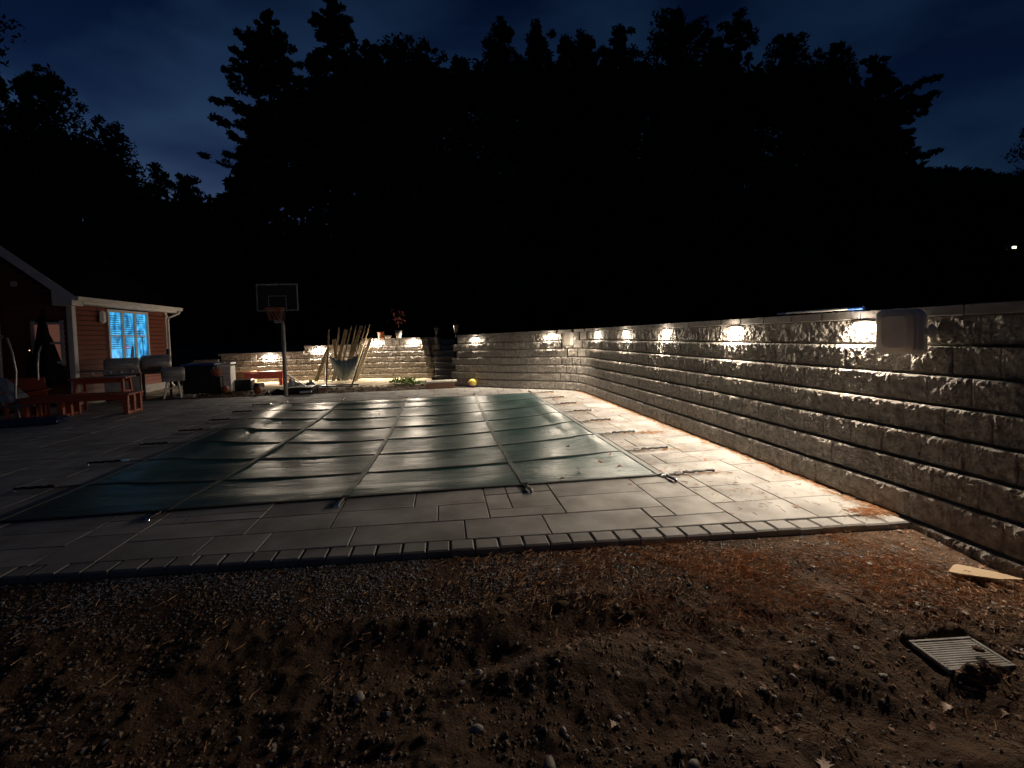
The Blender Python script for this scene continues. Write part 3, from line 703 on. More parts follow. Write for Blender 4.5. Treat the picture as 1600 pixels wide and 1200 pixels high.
def window(parent, y0, y1, z0, z1):
    w = part('window', (lambda mb: [mb.box((HX+.035, y0-.035, (z0+z1)/2), (.07, .07, z1-z0+.14), ch=.005), mb.box((HX+.035, y1+.035, (z0+z1)/2), (.07, .07, z1-z0+.14), ch=.005)] and
        [mb.box((HX+.035, (y0+y1)/2, z1+.035), (.065, y1-y0, .07)), mb.box((HX+.045, (y0+y1)/2, z0-.035), (.09, y1-y0, .07)),
         mb.box((HX+.03, y0+(y1-y0)/3, (z0+z1)/2), (.055, .09, z1-z0)), mb.box((HX+.03, y0+2*(y1-y0)/3, (z0+z1)/2), (.055, .09, z1-z0))] and mb)(MB()), M_white, parent)
    for k in range(3):
        a = y0+(y1-y0)/3*k+(.045 if k else 0); b = y0+(y1-y0)/3*(k+1)-(.045 if k < 2 else 0)
        link('sash', MB().box((HX+.022, (a+b)/2, (z0+z1)/2), (.03, b-a, .045)).mesh('sash'), M_white, w)
        for zz0, zz1 in ((z0, (z0+z1)/2-.0225), ((z0+z1)/2+.0225, z1)):
            link('pane', MB().box((HX+.010, (a+b)/2, (zz0+zz1)/2), (.004, b-a, zz1-zz0)).mesh('pane'), M_win, w)
        lo = z0+.30 if k < 2 else z0+.62
        if k == 2: link('shutter_stile', MB().box((HX+.018, (a+b)/2+.06, z0+.36), (.008, .03, .66)).mesh('shutter_stile'), M_wdark, w)
        zc = lo
        while zc < z1-.05:
            if abs(zc-(z0+z1)/2) > .04 and not (k == 2 and zc < z1-.32 and zc > z0+.85): link('louver', MB().box((HX+.017, (a+b)/2+(.0 if k < 2 else -.02), zc), (.008, (b-a)*(.80 if k < 2 else .7), .018)).mesh('louver'), M_wdark, w)
            zc += .062
    sh = MB().prism([(y0+1.0, z0), (y0+1.10, z0+.10), (y0+1.13, z0+.30), (y0+1.06, z0+.38), (y0+.98, z0+.30), (y0+.93, z0)], HX+.0125, HX+.020, 'yz')
    sh = MB().add([(HX+.016, y, z) for y, z in ((y0+.86, z0), (y0+1.05, z0), (y0+1.05, z0+.34), (y0+.96, z0+.36), (y0+.90, z0+.22))], [(0, 1, 2, 3, 4)])
    link('interior_shape', sh.mesh('interior_shape'), M_wdark, w)
    link('warm_screen', MB().box((HX+.0155, y0+.76, z0+.33), (.003, .10, .06)).mesh('warm_screen'), M_pink, w)
window(house, WY0, WY1, WZ0, WZ1)
w2 = part('window', (lambda mb: [mb.box((x, HY0-.03, (GW[2]+GW[3])/2), (.07, .06, GW[3]-GW[2]+.14)) for x in (GW[0]-.02, GW[1]+.02)] and [mb.box(((GW[0]+GW[1])/2, HY0-.03, z_), (GW[1]-GW[0]-.03, .05, .06)) for z_ in (GW[2], (GW[2]+GW[3])/2, GW[3])] and mb)(MB()), M_white, house)
M_curtain = mat('pink_curtain', (.5, .25, .2), .8, emit=(.5, .2, .13), estr=.16, nscale=6)
link('pane', MB().box(((GW[0]+GW[1])/2, HY0-.018, (GW[2]+GW[3])/2), (GW[1]-GW[0]-.03, .006, GW[3]-GW[2]-.06)).mesh('pane'), M_curtain, w2)

main = thing('house', 'tall main house wing at the left picture edge with white downspout', 'house')
part('wall', MB().box((-13.75, 11.0+1.0, 2.0), (6.0, 2.6, 4.0)), M_siding, main)
part('corner_trim', MB().box((-10.78, 10.74, 2.0), (.12, .12, 3.9)), M_white, main)
gt = MB(); gt.prism([(-10.74+x, 3.88+z) for x, z in prof], 10.4, 13.3, 'xz')
part('gutter', gt, M_white, main)
part('downspout', MB().tube([(-10.68, 13.24, 3.9), (-10.68, 13.24, 3.72), (-10.72, 13.22, 3.6), (-10.72, 13.22, .1)], .04), M_white, main)
part('roof', MB().prism([(-10.6, 3.98), (-13.9, 6.3), (-17.2, 3.98)], 10.4, 13.3, 'xz'), M_roof, main)

# ------------------------------------------------------------------ picnic table, umbrella
T = thing('garden_table', 'small red stained wooden table behind the low bench in front of the house', 'table', (-7.83, 12.2, 0), radians(14))
for i in range(5): part('table_plank', MB().box((0, -.28+.14*i, .745), (1.05, .132, .038), ch=.004), M_redwood, T)
for s in (-1, 1):
    for q in (-1, 1): part('leg', MB().bar((s*.42, q*.22, .725), (s*.46, q*.30, 0), .08, .05, up=(1, 0, 0)), M_redwood, T)
    part('side_rail', MB().box((s*.43, 0, .40), (.04, .48, .08)), M_redwood, T)
for q in (-1, 1): part('apron', MB().box((0, q*.22, .68), (.80, .03, .09)), M_redwood, T)
T = thing('low_bench', 'long low red wooden slatted bench at the front left of the house', 'bench', (-7.72, 11.42, 0), radians(6))
for i in range(5): part('bench_plank', MB().box((0, -.26+.13*i, .43), (1.95, .122, .036), ch=.004), M_redwood, T)
for x in (-.9, -.28, .90):
    for q in (-1, 0, 1): part('leg', MB().box((x, q*.27, .205), (.10 if x < .5 else .07, .075, .41), ch=.003), M_redwood, T)
    part('foot_rail', MB().box((x, -.14, .035), (.06, .19, .05)), M_redwood, T); part('foot_rail', MB().box((x, .14, .035), (.06, .19, .05)), M_redwood, T)
for q in (-1, 1): part('apron', MB().box((0, q*.315, .37), (1.9, .025, .085)), M_redwood, T)
A = thing('armchair', 'red wooden garden armchair frame at the left of the low red bench', 'armchair', (-8.75, 11.35, 0), radians(20))
part('seat', MB().box((0, 0, .38), (.55, .5, .04), ch=.005), M_redwood, A); part('backrest', MB().box((-.05, .27, .62), (.55, .03, .45), M=[[1, 0, 0], [0, .96, -.26], [0, .26, .96]]), M_redwood, A)
for x, y in ((-.25, -.22), (.25, -.22), (-.25, .22), (.25, .22)): part('leg', MB().box((x, y, .18), (.05, .05, .36)), M_redwood, A)
for x in (-.28, .28): part('armrest', MB().box((x, 0, .58), (.07, .5, .025), ch=.004), M_redwood, A)
ug = atD(79, 600, 11.9); U = thing('patio_umbrella', 'closed black patio umbrella standing behind the low red bench', 'umbrella', (ug[0], ug[1], 0))
mb = MB(); V = []; N_ = 28
prof = [(.02, 2.62), (.05, 2.54), (.10, 2.34), (.17, 1.95), (.22, 1.6), (.29, 1.2), (.36, .8), (.40, .56), (.36, .55)]
for r_, z_ in prof:
    for k in range(N_):
        a = 2*pi*k/N_; rr = r_*(1+(.22 if z_ < 2.3 else .05)*cos(7*a+z_)+.06*sin(3*a+z_*3)); V.append((rr*cos(a), rr*sin(a), z_-(.05*cos(7*a) if z_ < .6 else 0)))
mb.add(V, [(i*N_+k, i*N_+(k+1) % N_, (i+1)*N_+(k+1) % N_, (i+1)*N_+k) for i in range(len(prof)-1) for k in range(N_)], True)
part('canopy', mb, M_black_cloth, U); part('pole', MB().tube([(0, 0, .05), (0, 0, 2.70)], .022), M_dark, U); part('base', MB().lathe([(.001, .1), (.05, .1), (.24, .06), (.26, 0)]), M_dark, U)
S = thing('swing_chair_stand', 'curved silver tube stand of a hanging chair at the left edge', 'chair stand', (-8.95, 11.0, 0))
for i, (dx, top, sw) in enumerate(((-.25, 1.75, .35), (.22, 1.7, -.12))):
    part('arched_tube', MB().tube([(dx, .1*i, .03), (dx-.04, .1*i, .5), (dx, .1*i, 1.0), (dx+sw*.4, .1*i, 1.4), (dx+sw, .1*i, top)], .02, 8), M_steel, S)
part('arched_tube', MB().tube([(.46, .3, .8), (.47, .3, 1.15), (.50, .3, 1.38), (.56, .3, 1.52)], .018, 8), M_steel, S)
part('sling_seat', MB().add([(-.3, -.05, .42), (.2, -.05, .38), (.32, .3, .42), (-.15, .35, .85), (-.32, .3, .9)], [(0, 1, 2, 3, 4)]), M_tarp, S)
part('base_bar', MB().box((.2, 0, .30), (.8, .05, .03)), M_steel, S)
tag(link('step_light', MB().box((0, 0, 0), (.09, .06, .05), ch=.012).mesh('step_light'), M_redled, loc=tuple(atD(51, 600, 10.6))), 'small pale glowing box at the left end of the low red bench', 'small light')
tag(link('indicator_light', MB().sphere((0, 0, 0), .012, 6).mesh('indicator_light'), M_redled, loc=tuple(atD(46, 547.5, 10.6))), 'tiny reddish point of light beside the curved stand', 'small light')
tag(link('float_mat', MB().box((0, 0, .07), (1.15, .5, .13), ch=.05).mesh('float_mat'), M_bluemat, loc=(-7.95, 10.25, 0), rz=radians(16)), 'dark blue padded mat lying on the patio in front of the table', 'float mat')

# ------------------------------------------------------------------ grills
M_lid = mat('grey_grill_lid', (.5, .48, .45), .36, metal=.1, col2=(.24, .23, .215), nscale=3)
def taper(mb, pts, L, k, z):
    n = len(pts); vs = []
    for x, q in ((-L, k), (-L+.06, 1), (L-.06, 1), (L, k)): vs += [(x, a*q, b*q+z) for a, b in pts]
    mb.add(vs, [tuple(range(n)), tuple(range(3*n, 4*n))[::-1]]+[(t*n+i, (t+1)*n+i, (t+1)*n+(i+1) % n, t*n+(i+1) % n) for t in range(3) for i in range(n)], True)
def grill(loc, rz):
    r = thing('gas_grill', 'dark grey gas grill with three chrome knobs below the lit window', 'gas grill', loc, rz)
    part('cabinet', MB().box((0, 0, .40), (.72, .50, .66), ch=.01), M_dark, r)
    part('door', MB().box((-.18, -.258, .38), (.34, .012, .56), ch=.004), M_grill, r); part('door', MB().box((.18, -.258, .38), (.34, .012, .56), ch=.004), M_grill, r)
    part('control_panel', MB().box((0, -.26, .80), (.74, .08, .13), ch=.012), M_grill, r)
    for i in range(3):
        part('knob', MB().lathe([(.034, 0), (.032, -.02), (.024, -.035), (.001, -.036)], (-.22+.22*i, -.302, .80), axis='y', n=14), M_knob, r)
    lid = MB(); n = 10; pts = [(-.25, 0)]+[(-.25*cos(pi*i/n), .05+.24*sin(pi*i/n)) for i in range(n+1)]+[(.25, 0)]
    taper(lid, pts, .36, .86, .87); l = part('lid', lid, M_lid, r)
    part('lid_handle', MB().tube([(-.25, -.29, .99), (-.25, -.32, .99), (.25, -.32, .99), (.25, -.29, .99)], .012), M_knob, l)
    part('side_shelf', MB().box((-.58, 0, .84), (.40, .46, .04), ch=.01), M_grill, r); part('side_knob', MB().lathe([(.034, 0), (.03, -.03), (.001, -.032)], (-.58, -.232, .80), axis='y', n=12), M_knob, r)
    for x in (-.3, .3):
        for y in (-.2, .2): part('caster', MB().lathe([(.001, -.015), (.035, -.013), (.035, .013), (.001, .015)], (x, y, .036), axis='x', n=12), M_blackpl, r)
grill((-8.42, 13.85, 0), radians(26))
r = thing('pellet_smoker', 'large barrel smoker grill with label plate right of the gas grill', 'smoker', (-7.93, 14.45, 0), radians(26))
lid = MB(); n = 14; taper(lid, [(-.27*cos(2*pi*i/n), .27*sin(2*pi*i/n)) for i in range(n)], .34, .8, .94)
l = part('barrel', lid, M_lid, r); part('handle', MB().tube([(-.24, -.27, 1.0), (-.24, -.31, 1.0), (.24, -.31, 1.0), (.24, -.27, 1.0)], .012), M_knob, l)
part('name_plate', MB().box((-.02, -.262, .86), (.30, .012, .07)), mat('rusty_plate', (.18, .06, .04), .6), l)
part('chimney', MB().tube([(.28, .1, 1.15), (.28, .1, 1.36)], .05, 10), M_dark, r)
part('front_shelf', MB().box((0, -.37, .80), (.66, .18, .02), ch=.004), M_dark, r)
for x in (-.3, .3):
    for y in (-.2, .2): part('leg', MB().box((x, y, .36), (.045, .045, .70)), M_dark, r)
part('lower_rail', MB().tube([(-.3, -.2, .12), (.3, -.2, .12)], .014), M_knob, r)
r = thing('small_smoker', 'small grey barrel smoker standing on white painted legs', 'smoker', (-7.28, 14.0, 0), radians(25))
lid = MB(); n = 12; taper(lid, [(-.17*cos(2*pi*i/n), .17*sin(2*pi*i/n)) for i in range(n)], .26, .78, .70)
l = part('barrel', lid, M_lid, r); part('firebox', MB().box((0, 0, .54), (.5, .28, .12), ch=.02), M_grill, r); part('handle', MB().tube([(-.2, -.17, .74), (-.2, -.21, .74), (.12, -.21, .74), (.12, -.17, .74)], .010), M_knob, l)
for x, y in ((-.14, -.1), (.10, -.1), (-.14, .1), (.10, .1)): part('leg', MB().bar((x, y, .5), (x*1.6, y*1.4, .03), .03, .03), M_white, r)
part('cross_rung', MB().box((-.02, -.11, .30), (.28, .02, .03)), M_white, r)
r = thing('storage_bin', 'black storage bin with blue light painted on its lid, behind the small smoker', 'storage bin', (-7.15, 15.25, 0), radians(5))
part('body', MB().box((0, 0, .42), (.85, .55, .80), ch=.03), M_blackpl, r); part('lid', MB().box((0, 0, .86), (.90, .6, .07), ch=.03), M_blue, r)  # the lid's blue stands in for blue light falling on it

# ------------------------------------------------------------------ garden clutter
r = thing('shelf_frame', 'narrow white painted open frame left of the beige cabinet', 'shelf', (-6.95, 15.1, 0), radians(5))
for x in (-.11, .11): part('upright', MB().box((x, 0, .42), (.045, .04, .84)), M_plasticw, r)
for z in (.05, .30, .55, .80): part('rung', MB().box((0, 0, z), (.175, .03, .05)), M_plasticw, r)
r = thing('cabinet', 'pale garden cabinet with tilted lid behind black boxes', 'cabinet', (-6.62, 15.45, 0), radians(4))
part('body', MB().box((0, 0, .40), (.50, .42, .78), ch=.012), M_plasticw, r); part('lid', MB().box((0, 0, .84), (.54, .46, .06), M=[[.99, 0, -.1], [0, 1, 0], [.1, 0, .99]], ch=.01), M_plasticw, r)
for z in (.2, .38, .56): part('drawer_line', MB().box((0, -.214, z), (.44, .008, .012)), M_tarp, r)
tag(link('basket', MB().lathe([(.001, 0), (.12, 0), (.16, .2), (.15, .2), (.1, .03)], n=18).mesh('basket'), M_terra, loc=(-6.66, 15.05, .52)), 'brown round basket held against the pale cabinet', 'basket')
tag(link('basket_shelf', MB().box((0, 0, .25), (.3, .2, .5), ch=.01).mesh('basket_shelf'), M_blackpl, loc=(-6.66, 15.05, 0)), 'black crate under the brown basket', 'crate')
tag(link('crate', MB().box((0, 0, .17), (.55, .4, .34), ch=.03).mesh('crate'), M_blackpl, loc=(-6.2, 15.75, 0), rz=.1), 'large black plastic crate in front of the pale cabinet', 'crate')
tag(link('crate', MB().box((0, 0, .09), (.38, .3, .18), ch=.03).mesh('crate'), M_dark, loc=(-5.95, 16.1, 0), rz=-.3), 'small low black box right of the large crate', 'crate')
for loc, lb in (((-6.38, 14.9, .12), 'orange basketball on the dirt beside the black crate'), ((-5.35, 14.55, .10), 'orange basketball half way between the crates and the hoop')):
    o = tag(link('basketball', MB().sphere((0, 0, 0), .115, 14).mesh('basketball'), M_orange, loc=loc), lb, 'ball', 'basketballs')
r = thing('planter_box', 'square pale wooden planter box against the far wall', 'planter box', (-7.0, 17.75, 0), radians(-4))
for z in (.08, .24, .40): part('front_board', MB().box((0, -.22, z), (.75, .03, .15), ch=.004), M_card, r); part('back_board', MB().box((0, .22, z), (.75, .03, .15), ch=.004), M_card, r)
for x in (-.36, .36):
    for z in (.08, .24, .40): part('side_board', MB().box((x, 0, z), (.03, .40, .15), ch=.004), M_card, r)
part('soil', MB().box((0, 0, .36), (.68, .40, .03)), M_dirt, r)
r = thing('red_bench', 'long red painted bench in front of the far wall', 'bench', (-6.05, 17.15, 0), radians(3))
part('seat', MB().box((0, 0, .46), (1.25, .34, .04), ch=.005), M_redpaint, r); part('apron', MB().box((.02, -.15, .34), (1.16, .025, .19)), M_redpaint, r)
for x in (-.55, .52):
    for y in (-.12, .12): part('leg', MB().box((x, y, .22), (.10, .05, .44)), M_redpaint, r)

# basketball hoop
r = thing('basketball_hoop', 'portable basketball hoop with clear backboard and orange rim on a steel pole', 'basketball hoop', (-4.28, 13.55, 0))
part('pole', MB().tube([(0, .02, 0), (0, .02, 1.35), (0, .05, 2.5)], [.055, .05, .045], 12), mat('dull_pole_paint', (.28, .26, .24), .5, metal=.2), r)
part('base', MB().box((.22, .75, .09), (.75, .75, .17), ch=.05), M_blackpl, r)
part('pole_brace', MB().tube([(.0, .05, .62), (.30, .85, .16)], .018), M_steel, r); part('pole_brace', MB().tube([(.0, .05, .62), (-.22, .75, .16)], .018), M_steel, r)
M_dullw = mat('weathered_white_paint', (.26, .25, .235), .7)
BZ0, BZ1, BXc = 2.31, 3.0, -.05; hw = .52
b = part('backboard', MB().box((BXc, -.16, (BZ0+BZ1)/2), (2*hw-.07, .012, BZ1-BZ0-.07)), M_glass, r)
mb = MB()
for z in (BZ0, BZ1): mb.box((BXc, -.16, z), (2*hw, .03, .03))
for x in (-hw, hw): mb.box((BXc+x*.97, -.16, (BZ0+BZ1)/2), (.03, .028, BZ1-BZ0-.03))
part('frame', mb, M_dullw, b)
mb = MB()
for z in (BZ0+.04, BZ0+.38): mb.box((BXc, -.168, z), (.46, .004, .022))
for x in (-.22, .22): mb.box((BXc+x, -.168, BZ0+.21), (.022, .004, .318))
part('target_square', mb, M_dullw, b)
RZ = 2.35; n = 24
part('rim', MB().tube([(BXc+.225*cos(2*pi*i/n), -.42+.225*sin(2*pi*i/n), RZ) for i in range(n+1)], .011, 6, False).box((BXc, -.185, RZ-.03), (.16, .03, .08)), M_orange, r)
net = MB()
for i in range(12):
    for s in (1, -1):
        P_ = [(BXc+(.22-.10*k/4)*cos(2*pi*(i+s*k*.5)/12), -.42+(.22-.10*k/4)*sin(2*pi*(i+s*k*.5)/12), RZ-.33*k/4) for k in range(5)]
        net.tube(P_, .0045, 3, False)
part('net', net, mat('red_white_net', (.45, .14, .1), .8), r)
mb = MB()
for x in (-.12, .12): mb.bar((BXc+x, -.15, BZ0+.3), (0+x*.3, .05, 2.1), .03, .03); mb.bar((BXc+x, -.15, BZ0+.05), (0+x*.3, .05, 1.9), .03, .03)
part('board_bracket', mb, M_dark, r); part('height_handle', MB().box((-.08, .0, 2.02), (.24, .05, .08), ch=.01), M_steel, r)

def clutter(name, label, cat, px, py, d3, m, rz=0., ch=.01, z=0.):
    g = G(px, py); tag(link(name, MB().box((0, 0, d3[2]/2), d3, ch=ch).mesh(name), m, loc=(g[0], g[1], z), rz=rz), label, cat)
def heap(name, label, cat, px, py, rx, ry, h, m, seed, z=-.02):
    g = G(px, py); n = 26; X, Y = np.meshgrid(np.linspace(-1, 1, n), np.linspace(-1, 1, n)); q = np.clip(1-np.sqrt(X**2+Y**2), 0, 1)
    Z = h*np.sqrt(q)*(1+1.3*vnoise(X+seed, Y, .5, seed)+.9*vnoise(X, Y, .2, seed+1))-.02; i_ = np.arange(n*n).reshape(n, n)
    Fc = np.stack([i_[:-1, :-1].ravel(), i_[:-1, 1:].ravel(), i_[1:, 1:].ravel(), i_[1:, :-1].ravel()], 1)
    keep = (q.ravel()[Fc] > 0).any(1)
    return tag(link(name, np_mesh(name, np.stack([(X*rx).ravel(), (Y*ry).ravel(), Z.ravel()], 1), Fc[keep]), m, loc=(g[0], g[1], z)), label, cat)
heap('tarp', 'crumpled grey tarp heaped behind the hoop base', 'tarp', 462, 609, .35, .3, .30, M_tarp, 31)
heap('tarp', 'small crumpled bluish tarp right of the larger grey one', 'tarp', 486, 606, .34, .3, .20, mat('blue_grey_tarp', (.22, .30, .36), .5), 32)
heap('black_bag', 'black rubbish bag slumped at the foot of the hoop pole', 'bag', 434, 614, .35, .25, .14, M_blackpl, 33)
heap('sand_heap', 'low heap of pale sand at the edge of the patio below the hammock chair', 'sand heap', 532, 613, .5, .22, .10, mat('pale_sand', (.35, .29, .2), .95, bump=.004), 34)
tag(link('white_pipe', MB().tube([(0, 0, .05), (.32, -.06, .07)], .03).mesh('white_pipe'), M_plasticw, loc=tuple(G(469, 616))), 'short white pipe lying by the hoop base', 'pipe')
clutter('paving_slab', 'loose grey stone slab lying on the patio edge near the small smoker', 'stone slab', 290, 621, (.45, .3, .06), M_stone, .2)
clutter('brick', 'loose brown brick on the dirt right of the blue tarp', 'brick', 503, 611, (.24, .11, .1), M_brownside, .3)

# tray like stone step, ball, weeds
r = thing('stone_bench', 'low brown stone step with pale slab top before the wall opening', 'stone step', (-.12, 14.0, 0), radians(3))
part('base', MB().box((0, 0, .08), (.80, .34, .18), ch=.012), M_brownside, r); part('slab', MB().box((.03, 0, .195), (.88, .40, .045), ch=.006), M_cream, r)
r = thing('beach_ball', 'yellow and purple ball at the foot of the angled wall', 'ball', (.80, 13.78, .125))
s1 = MB().lathe([(max(.125*sin(pi*i/16), 1e-4), -.125*cos(pi*i/16)) for i in range(8, 17)], n=18); part('upper_shell', s1, M_yellow, r)
s2 = MB().lathe([(max(.125*sin(pi*i/16), 1e-4), -.125*cos(pi*i/16)) for i in range(0, 9)], n=18); part('lower_shell', s2, M_purple, r)
r.rotation_euler = (radians(25), radians(15), 0)
def weeds(px, py, n, rad, h, seed, label):
    g = G(px, py); rr = np.random.default_rng(seed); mb = MB()
    for i in range(n):
        a = rr.uniform(0, 2*pi); q = rad*sqrt(rr.random()); mb.add(*leafblade((q*cos(a*3), q*.5*sin(a*3), rr.uniform(0, h*.5)), a, rr.uniform(.1, 1.2), rr.uniform(.1, .26)*h/.2, .05, .25))
    tag(link('weed_clump', mb.mesh('weed_clump'), M_green, loc=(g[0], g[1], 0)), label, 'weeds')
weeds(630, 600, 190, .42, .22, 1, 'taller clump of bright green weeds at the foot of the far wall'); weeds(650, 601, 120, .35, .13, 2, 'low patch of green weeds just left of the stone step')
weeds(400, 590, 60, .5, .2, 5, 'thin weeds behind the red bench')

# sandy yard strip at the foot of the far wall, bark and debris before it
M_yard = mat('pale_sandy_soil', (.42, .35, .23), .9, col2=(.20, .15, .09), nscale=2.2, bump=.01, bscale=30, detail=9)
gx_ = np.linspace(-9.4, -.45, 120); gy_ = np.linspace(15.3, 18.6, 50); XX, YY = np.meshgrid(gx_, gy_); ii = np.arange(XX.size).reshape(XX.shape)
ZZ = gz(XX, YY)+.05*np.clip((YY-15.4+.5*vnoise(XX, YY, .8, 12))/.6, -1, 1)+.012*vnoise(XX, YY, .12, 13)
struct('sandy_yard', np_mesh('sandy_yard', np.stack([XX.ravel(), YY.ravel(), ZZ.ravel()], 1), np.stack([ii[:-1, :-1].ravel(), ii[:-1, 1:].ravel(), ii[1:, 1:].ravel(), ii[1:, :-1].ravel()], 1), True), M_yard)
rr = np.random.default_rng(77); n = 2600; X = rr.uniform(-8.2, -.5, n); Y = 13.85+2.4*rr.random(n)**1.3
LATER_DEBRIS = (X, Y, rr.lognormal(-3.9, .5, n).clip(.008, .06))
# leaning lumber
lum = [(505, 512, 547), (517, 514, 515), (524, 530, 511), (529, 541, 515), (533, 549, 510), (538, 557, 508), (542, 565, 509), (546, 572, 508), (549, 578, 507), (536, 522, 530), (514, 538, 540)]
for i, (xb, xt, yt) in enumerate(lum):
    g = G(xb, 593+(i % 3)); Yt = 18.18+.02*i
    rr_ = ray(xt, yt); top = np.array([0, 0, EYE])+rr_*(Yt/rr_[1])
    b_ = np.array([g[0], min(g[1], 17.75)-.03*(i % 4), 0.]); wd = (.05 if i % 3 else .13)
    tag(link('lumber_board', MB().bar(b_, top, wd, .04, up=(0, 1, 0), ch=.003).mesh('lumber_board'), M_lumber), ['leftmost short board leaning in the lumber stack', 'second upright board of the lumber stack behind the hammock', 'wide board leaning in the middle left of the lumber stack', 'thin leaning board left of the hammock centre', 'thin leaning pole above the hammock centre', 'wide dark board leaning right of the hammock centre', 'thin pole leaning right in the lumber stack', 'thin pole third from the right of the lumber stack', 'wide board second from the right of the lumber stack', 'short thin board behind the hammock', 'steeply slanting thin pole at the left of the lumber stack'][i], 'board', 'lumber leaning on the far wall')
g = G(556, 596); rr_ = ray(580, 528)
tag(link('lumber_board', MB().bar((g[0], 17.3, 0), np.array([0, 0, EYE])+rr_*(18.1/rr_[1]), .11, .045, up=(0, 1, 0), ch=.003).mesh('lumber_board'), M_lumber), 'rightmost brightly lit board leaning steeply by the wall lamp', 'board', 'lumber leaning on the far wall')

# hammock chair with stand
r = thing('hammock_chair', 'grey cotton hammock chair slung in a dark metal stand before the lumber', 'hammock chair')
L0, L1_ = G(520, 600), G(547, 607); a_ = np.array([-4.02, 16.6, 1.15]); c_ = np.array([-2.86, 15.6, 1.28])
a_ = atD(509, 553, 16.3); c_ = atD(568, 548, 15.9)
part('frame_tube', MB().tube([a_, (L0[0], L0[1]-.9, .03)], .022), M_steel, r); part('frame_tube', MB().tube([c_, (L1_[0], L1_[1]+.2, .03)], .028), M_dark, r)
part('foot_tube', MB().tube([(L0[0]-.15, L0[1]-.9, .03), (L1_[0]+.05, L1_[1]+.2, .03)], .022), M_steel, r)
part('foot_tube', MB().tube([(L0[0]-.1, L0[1]-.75, .03), (L1_[0]+.1, L1_[1]+.9, .03)], .022), M_dark, r)
n = 26; V = []
A0, C0_ = atD(514, 553, 16.1), atD(560, 552, 15.9); wv = np.array([.2, -.35, 0])
for j in range(9):
    v = j/8
    for i in range(n+1):
        u = i/n; p = A0*(1-u)+C0_*u; sag = (4*u*(1-u))**.75
        V.append(p+np.array([0, 0, -sag*(.22+.68*v)])+wv*sin(pi*v)*sag*.9+np.array([0, 0, .018*sin(u*40+j)]))
part('sling', MB().add(V, [(j*(n+1)+i, j*(n+1)+i+1, (j+1)*(n+1)+i+1, (j+1)*(n+1)+i) for j in range(8) for i in range(n)], True), M_rope, r)
mb = MB()
for i in range(3, n-2):
    p = V[8*(n+1)+i]; mb.tube([p, p-np.array([0, 0, .10+.03*sin(i*2.3)])], .008, 4)
part('fringe', mb, M_rope, r)

# ------------------------------------------------------------------ foreground: grate, ply scrap
M_grate = mat('dusty_grey_grate', (.30, .29, .27), .7, col2=(.14, .11, .085), nscale=14, bump=.002)
g = np.array([2.42, 1.895]); r = thing('drain_grate', 'square grey drain grate sunk in the dirt at the lower right', 'drain grate', (g[0], g[1], -.138), radians(-5))
part('frame', (lambda m_: [m_.box((0, s*.100, .012), (.33, .018, .022), ch=.003) for s in (-1, 1)] and [m_.box((s*.157, 0, .012), (.018, .182, .022), ch=.003) for s in (-1, 1)] and m_)(MB()), M_grate, r)
for i in range(12): link('bar', MB().box((0, -.083+.0151*i, .012), (.294, .010, .014)).mesh('bar'), M_grate, r)
part('sump', MB().box((0, 0, -.03), (.30, .19, .05)), M_blackpl, r)
tag(link('plywood_scrap', MB().prism([(-.17, .02), (-.13, -.01), (-.05, -.05), (.03, -.09), (.17, -.11), (.10, -.01), (-.03, .10), (-.07, .09)], 0, .008).mesh('plywood_scrap'), M_card, loc=(3.20, 2.41, -.060), rz=-.1), 'flat tan plywood scrap on the dirt against the long wall', 'scrap board')

# gravel, pebbles, needles, leaves
def stones(name, P, S, m, nsub, seed, flat=.6):
    """many irregular stones joined: P (n,3), S (n,)"""
    rr = np.random.default_rng(seed)
    if nsub == 0:
        B = np.array([(1, 0, 0), (-1, 0, 0), (0, 1, 0), (0, -1, 0), (0, 0, 1), (0, 0, -1)], float); Fb = np.array([(0, 2, 4), (2, 1, 4), (1, 3, 4), (3, 0, 4), (2, 0, 5), (1, 2, 5), (3, 1, 5), (0, 3, 5)])
    else:
        b = bmesh.new(); bmesh.ops.create_icosphere(b, subdivisions=nsub, radius=1); b.verts.ensure_lookup_table(); B = np.array([v.co[:] for v in b.verts]); Fb = np.array([[v.index for v in f.verts] for f in b.faces]); b.free()
    n = len(P); k = len(B)
    V = B[None]*(1+rr.uniform(-.28, .28, (n, k, 1)) if nsub < 2 else 1+.16*np.sin(B[None, :, :1]*rr.uniform(2, 4, (n, 1, 1))+rr.uniform(0, 6, (n, 1, 1)))); V = V*np.stack([rr.uniform(.8, 1.3, n), rr.uniform(.6, 1.1, n), rr.uniform(.4, .8, n)*flat/.6], 1)[:, None]
    a = rr.uniform(0, 2*pi, n); ca, sa = np.cos(a)[:, None], np.sin(a)[:, None]
    X = V[..., 0]*ca-V[..., 1]*sa; Y = V[..., 0]*sa+V[..., 1]*ca
    V = np.stack([X, Y, V[..., 2]], -1)*S[:, None, None]+P[:, None]
    Fa = (Fb[None]+(np.arange(n)*k)[:, None, None]).reshape(-1, 3)
    return np_mesh(name, V.reshape(-1, 3), Fa, nsub > 1)
def scatter(n, fn, seed, x=(-5, 3.42), y=(1.0, 3.5)):
    rr = np.random.default_rng(seed); X = rr.uniform(*x, n); Y = rr.uniform(*y, n); d = front_y(X)-Y
    k = (d > .02) & (rr.random(n) < fn(X, Y, d)); return X[k], Y[k]
X, Y = scatter(90000, lambda x, y, d: np.clip(1.3-d/.5, 0, 1)*np.clip(.25+2.2*(vnoise(x, y, .3, 40)+.25), .0, 1)*np.clip(1.1-(x-1.)*.35, .15, 1), 41)
S_ = np.random.default_rng(1).uniform(.0032, .009, len(X)); Z = gz(X, Y)+.002
